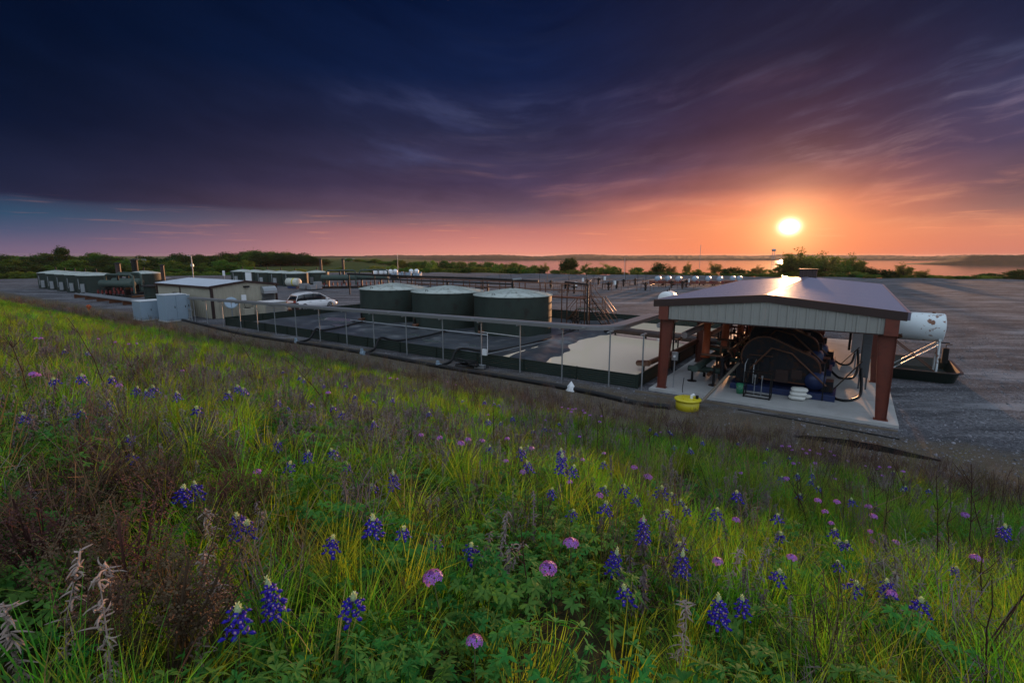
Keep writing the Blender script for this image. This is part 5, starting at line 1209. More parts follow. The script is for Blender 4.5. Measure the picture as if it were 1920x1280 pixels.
VERB = mat('verbena_petal', (.40,.13,.62), .5, 0, var=.25, vscale=40, transl=.3)
VEYE = mat('verbena_eye', (.12,.02,.16), .6)
STEMM = mat('green_stem', (.06,.085,.03), .6, 0, var=.3)
def blade(mb, base, ang, L, lean, w, seg=4, twist=0.):
    dx, dy = math.cos(ang), math.sin(ang); px_, py_ = -dy, dx; vs = []
    for i in range(seg+1):
        t_ = i/seg; h = L*t_*(1-.35*lean*t_); out = L*lean*t_*t_*.9; ww = w*(1-t_**1.8)*.5+.0003
        c, s_ = math.cos(twist*t_), math.sin(twist*t_)
        x = base[0]+dx*out; y = base[1]+dy*out; z = base[2]+h
        vs += [(x-px_*ww*c-dx*ww*s_, y-py_*ww*c-dy*ww*s_, z),(x+px_*ww*c+dx*ww*s_, y+py_*ww*c+dy*ww*s_, z)]
    mb.add(vs, [(2*i,2*i+1,2*i+3,2*i+2) for i in range(seg)], True)
def tuft(n, rad, h0, h1, w, lean0, lean1, seg=4):
    mb = MB()
    for k in range(n):
        a = random.uniform(0,6.28); r_ = rad*random.random()**.6; b_ = (r_*math.cos(a), r_*math.sin(a), -.03)
        blade(mb, b_, a+random.uniform(-1,1), random.uniform(h0,h1), random.uniform(lean0,lean1), w*random.uniform(.6,1.3), seg, random.uniform(-1.5,1.5))
    return mb
def leaflet(mb, o, d, up, L, w, fold=.25, droop=.25, st=4):
    d = d.normalized(); s_ = d.cross(up).normalized(); n_ = s_.cross(d).normalized(); vs = []
    prof = (0,.55,1.,.80,.05) if st == 4 else (0,1.,.3)
    for i in range(len(prof)):
        t_ = i/(len(prof)-1); c = o+d*(L*t_)-n_*(droop*L*t_*t_); ww = w*prof[i]*.5
        vs += [c-s_*ww+n_*fold*ww, c, c+s_*ww+n_*fold*ww]
    fs = []
    for i in range(len(prof)-1): a = 3*i; fs += [(a,a+1,a+4,a+3),(a+1,a+2,a+5,a+4)]
    mb.add(vs, fs, True)
def palmate(mb, c, dirn, L, nl=6, stem_from=None, st=4):
    up = V_(0,0,1); dirn = dirn.normalized(); side = dirn.cross(up); side = side.normalized() if side.length > .01 else V_(1,0,0); nrm = (up*.8+dirn*.5).normalized()
    for k in range(nl):
        a = (k-(nl-1)/2)*(5.0/nl); d = (dirn*math.cos(a)+side*math.sin(a)); d = d-nrm*d.dot(nrm)*.8+nrm*random.uniform(.0,.35)
        leaflet(mb, c, d, nrm, L*random.uniform(.8,1.1), L*.34, .3, random.uniform(.05,.45), st)
    if stem_from is not None: mb.tube([stem_from,(stem_from+c)/2+V_(0,0,.01),c],.0013,3,False)
def lupine_plant(n, R_, h, L, st=4):
    mb = MB()
    for k in range(n):
        a = random.uniform(0,6.28); r_ = R_*random.random()**.5; z = h*random.uniform(.35,1.)*(1-.35*(r_/R_)**2)
        c = V_(r_*math.cos(a), r_*math.sin(a), z); palmate(mb, c, V_(math.cos(a),math.sin(a),random.uniform(-.1,.5)), L*random.uniform(.7,1.15), random.choice([5,6,7]), V_(c.x*.3,c.y*.3,-.02), st)
    return mb
def forb(n, h):
    mb = MB()
    for k in range(n):
        a = random.uniform(0,6.28); r_ = .10*random.random(); top = V_(r_*2*math.cos(a)+.02, r_*2*math.sin(a), h*random.uniform(.5,1)); b_ = V_(r_*math.cos(a)*.5, r_*math.sin(a)*.5,-.02)
        mb.tube([b_,top],.0012,3,False)
        for q in range(9):
            t_ = .25+.75*q/9; p = b_.lerp(top,t_); aa_ = q*2.4; leaflet(mb, p, V_(math.cos(aa_),math.sin(aa_),.6), V_(0,0,1), .030*(1.2-t_*.5), .008, .2, .3, 2)
    return mb
def seedspike(n, h):
    mb = MB()
    for k in range(n):
        a = random.uniform(0,6.28); r_ = .07*random.random(); b_ = V_(r_*math.cos(a),r_*math.sin(a),-.02); H_ = h*random.uniform(.6,1.); top = b_+V_(random.uniform(-.06,.06),random.uniform(-.06,.06),H_)
        mb.tube([b_,top],.0022,3,False)
        for q in range(60):
            t_ = random.uniform(.35,1.); p = b_.lerp(top,t_); rr_ = .016*(1.25-t_); aa_ = random.uniform(0,6.28); o = p+V_(math.cos(aa_)*rr_,math.sin(aa_)*rr_,0)
            leaflet(mb, p, V_(math.cos(aa_),math.sin(aa_),random.uniform(-.8,.6)), V_(0,0,1), random.uniform(.012,.026), .008, .3, .5, 2)
    return mb
def brush(n, h):
    mb = MB()
    for k in range(n):
        a = random.uniform(0,6.28); b_ = V_(0,0,-.02); top = V_(.14*math.cos(a)*random.random(), .14*math.sin(a)*random.random(), h*random.uniform(.6,1))
        mb.tube([b_,top*.6,top],.0022,3,False)
        for q in range(9):
            t_ = random.uniform(.4,1.); p = top*t_; aa_ = random.uniform(0,6.28); e_ = p+V_(math.cos(aa_)*.05,math.sin(aa_)*.05,random.uniform(.02,.07)); mb.tube([p,e_],.0010,3,False)
            for w_ in range(9):
                c = p.lerp(e_, random.uniform(.3,1.1))+V_(random.gauss(0,.006),random.gauss(0,.006),random.gauss(0,.006)); s_ = random.uniform(.002,.0045)
                mb.add([c+V_(-s_,0,0),c+V_(0,s_,s_*.5),c+V_(s_,0,0),c+V_(0,-s_,s_)],[(0,1,2,3)])
    return mb
def drytwigs(n, h):
    mb = MB()
    for k in range(n):
        a = random.uniform(0,6.28); r_ = .1*random.random(); b_ = V_(r_*math.cos(a),r_*math.sin(a),-.02); top = b_+V_(random.uniform(-.12,.12),random.uniform(-.12,.12),h*random.uniform(.5,1))
        m_ = b_.lerp(top,.5)+V_(random.uniform(-.02,.02),random.uniform(-.02,.02),0); mb.tube([b_,m_,top],.0016,3,False)
        for q in range(3):
            p = m_.lerp(top,random.random()); mb.tube([p,p+V_(random.uniform(-.07,.07),random.uniform(-.07,.07),random.uniform(.0,.09))],.001,3,False)
    return mb
def scatter(name, protos, pts, label):
    """pts: list of (x, y, scale, idx, tilt)"""
    col = bpy.data.collections.new(name+'_kinds')
    for i,(mb,m_) in enumerate(protos):
        o = bpy.data.objects.new(f'{name}_kind_{i:02d}', mb.mesh(f'{name}_{i:02d}', m_)); col.objects.link(o)
    N = len(pts); me = bpy.data.meshes.new(name); me.from_pydata([(p[0],p[1],height(p[0],p[1])+p[5]) for p in pts], [], [])
    a = me.attributes.new('rot','FLOAT_VECTOR','POINT'); rv = np.array([(p[4]*random.uniform(-1,1), p[4]*random.uniform(-1,1), random.uniform(0,6.28)) for p in pts],dtype=np.float32); a.data.foreach_set('vector', rv.ravel())
    a = me.attributes.new('scl','FLOAT','POINT'); a.data.foreach_set('value', [p[2] for p in pts])
    a = me.attributes.new('idx','INT','POINT'); a.data.foreach_set('value', [p[3] for p in pts])
    o = bpy.data.objects.new(name, me); COL.objects.link(o); tag(o, kind='stuff')
    ng = bpy.data.node_groups.new(name, 'GeometryNodeTree'); ng.interface.new_socket('Geometry', in_out='INPUT', socket_type='NodeSocketGeometry'); ng.interface.new_socket('Geometry', in_out='OUTPUT', socket_type='NodeSocketGeometry')
    n = ng.nodes; gi = n.new('NodeGroupInput'); go = n.new('NodeGroupOutput'); ip = n.new('GeometryNodeInstanceOnPoints'); ci = n.new('GeometryNodeCollectionInfo')
    ci.inputs['Collection'].default_value = col; ci.inputs['Separate Children'].default_value = True; ci.inputs['Reset Children'].default_value = True
    ip.inputs['Pick Instance'].default_value = True
    def na(nm, ty): x = n.new('GeometryNodeInputNamedAttribute'); x.data_type = ty; x.inputs[0].default_value = nm; return x.outputs[0]
    L = ng.links; L.new(gi.outputs[0], ip.inputs['Points']); L.new(ci.outputs[0], ip.inputs['Instance']); L.new(na('idx','INT'), ip.inputs['Instance Index'])
    L.new(na('rot','FLOAT_VECTOR'), ip.inputs['Rotation']); L.new(na('scl','FLOAT'), ip.inputs['Scale']); L.new(ip.outputs[0], go.inputs[0])
    md = o.modifiers.new('scatter','NODES'); md.node_group = ng
    return o
def sample(D, rmax, azr, cond, r0=.45):
    """random points round the hill top: D(r) per square metre, bearings azr, cond(x, y, r, az, d) -> probability"""
    out = []; a0, a1 = R(azr[0]), R(azr[1]); r = r0
    while r < rmax:
        dr = max(.12, r*.05); area = (a1-a0)*(r+dr/2)*dr; n = D(r)*area; n = int(n)+(random.random() < n-int(n))
        for _ in range(n):
            a = random.uniform(a0,a1); q = r+dr*random.random(); x, y = q*math.sin(a), q*math.cos(a); ab = sab(x,y); d = -3.3-ab[1]
            if d < -1.6: continue
            if random.random() < cond(x,y,q,math.degrees(a),d): out.append((x,y,q,d,ab[0]))
        r += dr
    return out
def nz(x, y, s_, o): return .5+.5*noise.noise(Vector((x*s_, y*s_, o)))*1.6
random.seed(101)
AZ = (-56,56)
def lup_mask(x,y,r,az,d):    # patches of broad leaves, thickest near the camera
    return sm(nz(x,y,.55,3.), .42,.60)*sm(7.5-r,0,3.5)*(.25+.75*sm(14-az,0,16)) + .9*sm(3.4-r,0,1.5)*sm(24-az,0,14)*sm(nz(x,y,.9,3.3),.22,.45)
def brush_mask(x,y,r,az,d): return sm(-az,25,37)*sm(3.7-r,0,1.4)*sm(r,1.15,1.6)*sm(nz(x,y,1.1,9.),.36,.60)*.8
# green grass
kinds = [(tuft(46,.07,.16,.36,.0042,.15,.8),GREEN),(tuft(38,.06,.20,.42,.0048,.1,.6),GREEN),(tuft(50,.09,.10,.26,.0040,.2,.9),GREEN),(tuft(34,.05,.22,.46,.0036,.3,1.1),GREEN),(tuft(44,.10,.12,.30,.0052,.3,1.0),GREEN),(tuft(26,.06,.16,.34,.005,.2,.8),STRAW),(tuft(30,.10,.14,.30,.009,.2,.8,3),GREEN),(tuft(26,.10,.16,.36,.011,.2,.9,3),GREEN)]
def cond(x,y,r,az,d):
    return (1-.80*min(1,lup_mask(x,y,r,az,d)))*sm(d-goff(sab(x,y)[0])+ (nz(x,y,.5,1.)-.5)*2.4, .2, 2.2)*(.55+.45*sm(nz(x,y,.9,5.),.3,.6))*(1-.7*brush_mask(x,y,r,az,d))
pts = []
for x,y,r,d,a in sample(lambda r: min(100, 300/r**1.05), 95, AZ, cond):
    far = r > 8; s_ = random.uniform(.7,1.15)*(.75+.45*nz(x,y,.4,2.))*(1+ .25*sm(r,8,30))
    if d < 3: s_ *= .65+.35*sm(d,0,3)
    if r < .8: s_ *= .5
    i = random.choice([0,1,2,3,4] if not far else [6,7,6,7,2,4])
    if random.random() < .02+.10*sm(5-d,0,5)+.06*(nz(x,y,.35,7.)>.62): i = 5
    pts.append((x,y,s_,i,.22,0))
scatter('grass', kinds, pts, '')
# lupine leaves
kinds = [(lupine_plant(17,.13,.17,.034),GREEN2),(lupine_plant(22,.17,.22,.038),GREEN2),(lupine_plant(13,.10,.13,.030),GREEN2),(lupine_plant(14,.16,.15,.040,2),GREEN2)]
pts = [(x,y,random.uniform(.75,1.2)*(1 if r > .9 else .6),(random.choice([0,1,2]) if r < 5 else 3),.25,random.uniform(0,.05)) for x,y,r,d,a in sample(lambda r: min(46,90/r), 10, AZ, lambda x,y,r,az,d: min(1,lup_mask(x,y,r,az,d)+.10))]
scatter('lupine_foliage', kinds, pts, '')
# small leafed forbs everywhere between the grass
kinds = [(forb(9,.20),FORB),(forb(7,.26),FORB),(forb(11,.15),FORB)]
pts = [(x,y,random.uniform(.7,1.3),random.randrange(3),.25,0) for x,y,r,d,a in sample(lambda r: min(22,60/r), 24, AZ, lambda x,y,r,az,d: sm(d-goff(sab(x,y)[0]),.6,2.5)*sm(nz(x,y,.7,12.),.35,.65))]
scatter('forbs', kinds, pts, '')
# grey-brown seed spikes, thick in a band left of centre
kinds = [(seedspike(4,.34),DEADG),(seedspike(3,.42),DEADG),(seedspike(6,.28),DEADG)]
def spk(x,y,r,az,d): return sm(d,.5,2.5)*(.12+.88*sm(-az,-14,4)*sm(r,3.0,4.4)*sm(20-r,0,7)*sm(nz(x,y,.45,20.),.28,.52))
pts = [(x,y,random.uniform(.6,1.2),random.randrange(3),.18,0) for x,y,r,d,a in sample(lambda r: min(42,220/r), 30, AZ, spk, 1.8)]
scatter('seed_spikes', kinds, pts, '')
# reddish brush near left; reddish twigs along the foot of the bank
kinds = [(brush(12,.34),BRUSH),(brush(9,.42),BRUSH),(drytwigs(14,.42),BRUSH),(drytwigs(10,.60),STRAW),(drytwigs(16,.34),DEADG),(drytwigs(5,.85),TWIG)]
pts = [(x,y,random.uniform(.7,1.15),random.choice([0,1]),.3,0) for x,y,r,d,a in sample(lambda r: 46, 4.5, (-56,-14), lambda x,y,r,az,d: brush_mask(x,y,r,az,d), 1.1)]
pts += [(x,y,random.uniform(.6,1.25)*(1+.3*sm(r,20,50)),random.choice([2,3,4,2,4]),.3,0) for x,y,r,d,a in sample(lambda r: min(30,260/r), 80, AZ, lambda x,y,r,az,d: sm(d+(nz(x,y,.6,31.)-.5)*1.5,-1.0,.6)*sm(4.6+goff(sab(x,y)[0])+2.2*sm(-sab(x,y)[0],12,30)-d,0,2.6)*(.35+.65*sm(nz(x,y,.8,8.),.3,.6)), 6)]
pts += [(x,y,random.uniform(.6,1.2),random.choice([2,3,4]),.3,0) for x,y,r,d,a in sample(lambda r: min(6,20/r), 40, AZ, lambda x,y,r,az,d: sm(d,2,4), 1.6)]
pts += [(x,y,random.uniform(.55,1.15),5,.25,0) for x,y,r,d,a in sample(lambda r: min(3,16/r), 30, AZ, lambda x,y,r,az,d: sm(d,1,3)*sm(12-d,0,5), 3.0)]
scatter('dead_brush', kinds, pts, '')
# loose stones on the gravel
def stone():
    bm = bmesh.new(); bmesh.ops.create_icosphere(bm, subdivisions=1, radius=1)
    for v in bm.verts: v.co *= random.uniform(.7,1.2); v.co.z *= .6
    mb = MB(); mb.add([tuple(v.co) for v in bm.verts], [tuple(v.index for v in f.verts) for f in bm.faces]); bm.free(); return mb
STN = mat('gravel_stone', (.17,.17,.19), .95, 0, var=.4, rnd=.9, spec=.03)
pts = []
for _ in range(42000):
    r = 9+42*random.random()**1.5; a = R(random.uniform(-50,52)); x, y = r*math.sin(a), r*math.cos(a); aa_, bb_ = sab(x,y)
    if bb_ < -4 or (-34.8 < aa_ < 8 and -.4 < bb_ < 18.5) or (-51 < aa_ < -39 and -3 < bb_ < 8): continue
    w_ = 1.0 if aa_ > 5 else .35
    if random.random() < w_: pts.append((x,y,random.uniform(.012,.030)*(1+1.0*(random.random()<.05))*(1.2 if aa_ > 5 and r < 24 else 1),random.randrange(3),1.,.0))
scatter('loose_stones', [(stone(),STN) for _ in range(3)], pts, '')

# ---------------------------------------------------------------- single flowers and stalks
def bluebonnet_proto(h, rac, nfl, seed):
    random.seed(seed); st = MB(); pet = MB(); sp_ = MB(); bud = MB()
    st.tube([(0,0,-.04),(.004,.002,h*.5),(0,0,h)],[.0028,.0024,.0012],5)
    z0 = h-rac
    for k in range(nfl):
        t_ = k/nfl; z = z0+rac*.80*t_; a = k*2.4+random.uniform(-.2,.2); rr_ = .0235*(1-.40*t_)*random.uniform(.8,1.15); d = V_(math.cos(a),math.sin(a),0); s_ = V_(-d.y,d.x,0); up = V_(0,0,1); sz = .0150*(1-.35*t_)*random.uniform(.8,1.15)
        c = V_(0,0,z)+d*rr_
        # banner: rounded upright pair of lobes
        for sg_ in (-1,1):
            q = [c, c+up*sz*.5+s_*sg_*sz*.55-d*.001, c+up*sz*1.05+s_*sg_*sz*.50-d*.003, c+up*sz*1.15-d*.002]
            pet.add(q, [(0,1,2,3)], True)
        # wings: inflated lobe reaching outwards and a little down
        w = [c+s_*sz*.35, c+d*sz*.8+s_*sz*.42-up*sz*.15, c+d*sz*1.15-up*sz*.25, c+d*sz*.8-s_*sz*.42-up*sz*.15, c-s_*sz*.35, c+d*sz*.55+up*sz*.32, c+d*sz*.5-up*sz*.5]
        pet.add(w, [(0,1,5),(1,2,5),(2,3,5),(3,4,5),(1,0,6),(2,1,6),(3,2,6),(4,3,6)], True)
        c2 = c+up*sz*.62+d*.0015; sp_.add([c2-s_*sz*.2-up*sz*.2,c2+s_*sz*.2-up*sz*.2,c2+s_*sz*.16+up*sz*.25,c2-s_*sz*.16+up*sz*.25],[(0,1,2,3)])
    for k in range(16):
        t_ = k/16; z = h-rac*.26+rac*.30*t_; a = k*2.4; rr_ = .0105*(1-t_*.9); d = V_(math.cos(a),math.sin(a),.6); leaflet(bud, V_(0,0,z)+d*rr_*.4, d, V_(0,0,1), .010*(1.1-t_*.5), .007*(1.1-t_*.5), .5, -.3, 2)
    bud.lathe([(.0085,h-rac*.22),(.007,h-rac*.10),(.0,h+.003)],7)
    return st.mesh('stem',STEMM), pet.mesh('petals',BLUE), sp_.mesh('pale_spots',PINK), bud.mesh('buds',BUD)
BBP = [bluebonnet_proto(.25,.06,14,1), bluebonnet_proto(.28,.080,20,2), bluebonnet_proto(.33,.120,32,3), bluebonnet_proto(.23,.045,9,4)]
def leaf_mesh(seed):
    random.seed(seed); mb = MB(); c = V_(.07,0,.10); palmate(mb, c, V_(1,0,.3), .036, 6, V_(0,0,.02)); return mb.mesh('leaf', GREEN2)
LFM = [leaf_mesh(1), leaf_mesh(2)]
def bluebonnet(x, y, k, label, sc=1., lean=.0, grp='bluebonnets scattered over the grassy bank'):
    t_ = thing('bluebonnet', label, 'flower', (x,y,height(x,y)), random.uniform(0,6.28), grp); t_.scale = (sc,)*3; t_.rotation_euler[0] = random.uniform(-.22,.22); t_.rotation_euler[1] = random.uniform(-.22,.22); t_.scale = (sc*random.uniform(.9,1.2),sc*random.uniform(.9,1.2),sc)
    for n_, me in zip(('stem','petals','pale_spots','buds'), BBP[k]): obj(n_, me, t_)
    if y < 3.2:
        for q in range(4): obj('leaf', LFM[q%2], t_, (0,0,.01*q), (0,0,q*1.6+random.random()))
def verbena_proto(seed, n=22, R_=.021):
    random.seed(seed); hd_ = MB(); ey = MB(); st = MB(); h = .25
    st.tube([(0,0,-.04),(.004,0,h*.5),(0,0,h)],.0016,5)
    for k in range(n):
        ph = math.acos(1-.95*(k+.5)/n); a = k*2.4; nrm = V_(math.sin(ph)*math.cos(a),math.sin(ph)*math.sin(a),math.cos(ph)); c = V_(0,0,h-.006)+V_(nrm.x*R_*1.15,nrm.y*R_*1.15,nrm.z*R_*.75)
        u = nrm.orthogonal().normalized(); v = nrm.cross(u)
        for q in range(5):
            aa_ = q*1.2566+random.random()*.3; d = u*math.cos(aa_)+v*math.sin(aa_); s_ = nrm.cross(d); L = .0075
            hd_.add([c, c+d*L*.7-s_*L*.38+nrm*.001, c+d*L*1.1+nrm*.0004, c+d*L*.7+s_*L*.38+nrm*.001],[(0,1,2,3)],True)
    ey.lathe([(R_*.45,h+R_*.30),(R_*.3,h+R_*.62),(0,h+R_*.7)],9)
    return st.mesh('stem',STEMM), hd_.mesh('flower_head',VERB), ey.mesh('centre',VEYE)
VBP = [verbena_proto(1), verbena_proto(2,17,.018), verbena_proto(3,12,.015)]
def verb_leaf(seed):
    random.seed(seed); mb = MB()
    for q in range(5): a = q*1.3; leaflet(mb, V_(0,0,.03+.03*q), V_(math.cos(a),math.sin(a),.5), V_(0,0,1), .035, .014, .2, .4)
    return mb.mesh('leaf', FORB)
VLM = verb_leaf(3)
def verbena(x, y, k, label, sc=1., grp='pink-violet verbena clusters on the bank'):
    t_ = thing('verbena', label, 'flower', (x,y,height(x,y)), random.uniform(0,6.28), grp); t_.scale = (sc,)*3; t_.rotation_euler[0] = random.uniform(-.2,.2); t_.rotation_euler[1] = random.uniform(-.2,.2)
    for n_, me in zip(('stem','flower_head','centre'), VBP[k]): obj(n_, me, t_)
    obj('leaf', VLM, t_)
BB = [(-2.94, 2.86), (-3.67, 3.88), (-3.66, 4.04), (-3.92, 4.74), (-3.48, 4.39), (-3.19, 4.26), (-3.32, 4.52), (-2.8, 4.05), (-2.31, 3.51), (-2.2, 2.73), (-1.91, 2.31), (-2.58, 3.02), (-2.83, 4.69), (-3.03, 5.33), (-2.92, 5.33), (-1.58, 3.1), (-1.29, 2.89), (-1.24, 2.52), (-1.19, 3.26), (-1.06, 2.94), (-0.79, 2.74), (-0.67, 2.68), (-0.46, 1.83), (-0.53, 1.69), (-0.68, 1.63), (-0.2, 1.82), (-0.13, 1.9), (-0.34, 1.98), (0.15, 3.34), (0.23, 2.94), (0.4, 3.86), (0.35, 3.4), (0.41, 3.38), (0.11, 3.98), (-1.33, 2.0), (-1.39, 1.89), (-1.01, 1.67), (-0.99, 1.7), (-0.7, 1.1), (-0.63, 1.24), (-0.49, 1.29), (-0.45, 1.05), (0.0, 1.01), (0.38, 1.87), (0.64, 2.21), (0.72, 1.91), (0.42, 1.58), (0.75, 1.55), (0.87, 1.63), (0.8, 1.72), (0.38, 1.05), (2.14, 3.02), (2.1, 2.84), (1.69, 2.86), (1.12, 1.97), (1.71, 2.27), (1.51, 2.02), (1.71, 1.99), (3.88, 3.58), (1.11, 3.4), (0.84, 3.34), (1.76, 3.6), (2.49, 2.6), (-0.83, 0.75)]
VB = [(-0.55, 3.8), (-0.45, 3.81), (-0.39, 3.88), (-0.29, 4.07), (-0.08, 4.39), (-0.06, 3.47), (0.05, 3.36), (0.21, 4.24), (0.23, 1.75), (0.16, 1.62), (-0.2, 1.42), (-0.1, 1.11), (1.03, 4.0), (1.0, 3.53), (2.77, 4.68), (2.55, 3.93), (2.77, 3.97), (2.51, 3.62), (2.82, 3.66), (3.06, 3.87), (2.63, 3.19), (2.52, 3.15), (2.59, 2.52), (5.5, 7.03), (3.8, 6.4), (-3.75, 3.74), (-3.7, 3.78), (-3.54, 4.34), (4.24, 4.29), (1.49, 8.28)]
TV = [(1.28, 11.08), (1.4, 10.89), (1.66, 11.95), (1.63, 11.0), (1.86, 12.02), (1.65, 9.82), (1.95, 10.53), (1.71, 10.73), (1.31, 11.93), (1.23, 9.93), (5.48, 9.28), (5.41, 8.97), (5.87, 9.57), (5.48, 8.8), (5.99, 9.42), (6.49, 9.99), (6.43, 9.75), (7.33, 10.89), (6.77, 9.91), (7.47, 11.24), (5.57, 9.61), (4.97, 7.72), (6.5, 9.04), (6.09, 7.82), (7.1, 8.74), (6.26, 7.42), (-3.27, 13.14), (-3.09, 13.16), (-2.63, 16.96), (-2.21, 16.6), (-1.74, 14.29), (-3.34, 13.31), (-4.56, 11.88), (-7.59, 7.89), (-7.31, 7.57), (-8.01, 9.97), (-7.89, 10.02), (-7.63, 9.82), (-8.05, 9.5), (-2.4, 6.33), (-7.39, 18.17)]
ST = [(-4.01, 3.97, -0.11, 0.61), (-4.07, 4.81, -0.3, 0.89), (-4.45, 5.75, -0.16, 0.49), (-1.94, 2.58, -0.01, 0.37), (-5.23, 7.18, -0.46, 0.46), (-2.1, 3.43, -0.01, 0.22), (-5.2, 9.81, -0.52, 1.04), (-5.17, 12.67, -0.94, 0.81), (-2.48, 6.53, -0.59, 0.76), (-0.86, 3.61, 0.01, 0.27), (-1.17, 9.56, -0.02, 0.71), (-0.66, 10.76, -0.4, 0.8), (-0.19, 5.48, -0.03, 0.75), (0.1, 1.66, -0.07, 0.4), (0.66, 5.52, -0.03, 0.47), (0.95, 5.78, -0.12, 0.52), (0.5, 2.98, -0.01, 0.33), (1.07, 5.89, -0.01, 0.62), (1.38, 7.15, -0.02, 0.64), (2.08, 10.29, -0.22, 0.82), (0.75, 3.17, 0.01, 0.2), (1.52, 6.3, -0.05, 0.53), (1.67, 6.44, 0.01, 0.41), (1.87, 6.21, -0.07, 0.46), (2.46, 7.17, -0.21, 0.8), (2.67, 6.9, -0.28, 0.73), (2.19, 5.16, -0.16, 0.38), (3.35, 5.95, 0.01, 0.38), (2.84, 4.54, -0.01, 0.36), (2.65, 4.17, -0.08, 0.49), (2.66, 4.09, -0.22, 0.48), (2.89, 4.29, 0.0, 0.36), (8.82, 12.11, -0.26, 0.9), (4.0, 5.08, -0.04, 0.48), (3.32, 4.03, -0.02, 0.51), (5.64, 6.51, -0.41, 0.76), (3.07, 3.21, -0.11, 0.75), (3.11, 3.17, -0.07, 0.62), (3.32, 3.2, -0.15, 0.88), (4.41, 4.23, -0.27, 0.72), (9.11, 8.58, 0.14, 0.73), (2.33, 2.18, -0.03, 0.48), (7.35, 6.63, -0.11, 0.7), (1.66, 1.48, -0.03, 0.53)]
DW = [(-1.17, 1.03), (-1.14, 1.09), (-1.1, 1.24), (-0.98, 1.41), (-1.07, 1.63), (-0.87, 1.16), (0.44, 2.51), (0.57, 1.48), (1.0, 2.11), (-3.3, 5.03), (-1.78, 3.1), (-0.09, 3.86), (0.89, 4.14), (-0.89, 3.9), (-0.52, 3.52), (-2.28, 6.59), (-3.16, 6.76), (-3.04, 4.12), (0.11, 2.28), (-0.96, 1.02)]

LB = """leftmost bluebonnet of the far row, low and wide, in grass at left|first small bluebonnet in the row left of the red brush|small dark bluebonnet right of the first pair in the far left row|double-headed small bluebonnet in the middle of the far left row|full round bluebonnet just left of the pair of pale-tipped heads|left head of the pale-tipped bluebonnet pair at left|right head of the pale-tipped bluebonnet pair at left|bluebonnet just right of and below the pale-tipped pair|sparse bluebonnet under the shaggy pink seed spike|bluebonnet with yellow tip above the red brush|low spreading bluebonnet just under the yellow-tipped one|faded pale violet bluebonnet left of the yellow-tipped one|left flower of the loose trio in front of the seed spikes|middle and tallest flower of the loose trio before the seed spikes|right and smallest flower of the loose trio before the seed spikes|bluebonnet with pale cone tip alone before a grass clump|small flat bluebonnet between the lone one and the stacked pair|drooping blue-white bluebonnet seen from the side above the tall brown stalk|upper bluebonnet of the stacked pair in tall grass|lower bluebonnet of the stacked pair in tall grass|sparse bluebonnet with pale tip left of the dense purple one|dense purple bluebonnet beside the dry seed spikes|blue bluebonnet with white-green tip in the middle of the leafy patch|half-open bluebonnet left of the white-green tipped one|low half-hidden bluebonnet deep in leaves left of centre|left of two little bluebonnets right of centre leaves|right of two little bluebonnets, with white tip|pale unopened bluebonnet bud between leaves|small round bluebonnet left of the dark purple cluster|pale-tipped bluebonnet just below the dark purple cluster|top flower of the dark purple cluster in mid slope|left flower of the dark purple cluster in mid slope|right flower of the dark purple cluster in mid slope|small dark bluebonnet next to the pink verbena in mid slope|large yellow-tipped bluebonnet at the right edge of the red brush|half-faded bluebonnet behind the red brush edge|pale violet bluebonnet above the curled dry weeds|small white-tipped bluebonnet beside the pale violet one|large deep-blue bluebonnet with yellow tip between dry weeds and leaves|tall white-tipped bluebonnet left of the rounded one low in the leaves|rounded bluebonnet with green pointed tip low in the leaves|bluebonnet tipped over sideways low in the leaves|blue bud cluster cut by the bottom of the view|thick bluebonnet standing before green grass right of the verbena pair|bluebonnet behind the tallest one, with pink-spotted petals|tallest bluebonnet, long pink-spotted spire right of centre|short wide bluebonnet in leaves between the thick one and the tallest|big left flower of the twin bluebonnets at lower right|right flower of the twin bluebonnets at lower right|small flower just behind the twin bluebonnets|pale-topped bluebonnet at the bottom edge right of centre|dark bluebonnet under the bent black stalk at right|bluebonnet leaning right beside the one under the bent stalk|pale lavender bluebonnet in grass left of the bent stalk|little bluebonnet right of the twins in grass|thin bluebonnet in the loose group right of the twins|small faded bluebonnet lowest in the loose group right of the twins|grey-blue bluebonnet in the tall grass at lower right|small violet bluebonnet in the dim grass near the right edge|tiny bluebonnet beside the magenta verbena in mid slope|tiny bluebonnet left of the magenta verbena in mid slope|tiny pale-tipped bluebonnet in grass right of mid slope|dull bluebonnet by the tall black stalk at right|bluebonnet bud cut by the lower left corner""".split('|')
random.seed(55)
SZ = {21:2,45:2,43:2,44:2,47:2,48:1,39:2,40:1,38:1,34:1,30:1,31:2,27:3,42:1,26:0,25:0,29:0}
for i,(x,y) in enumerate(BB):
    if math.hypot(x,y) < 1.15: continue
    k = SZ.get(i, random.choice([0,0,1,3]))
    bluebonnet(x, y, k, LB[i], random.uniform(.95,1.1)*(1.35 if y > 3.3 else 1.0))
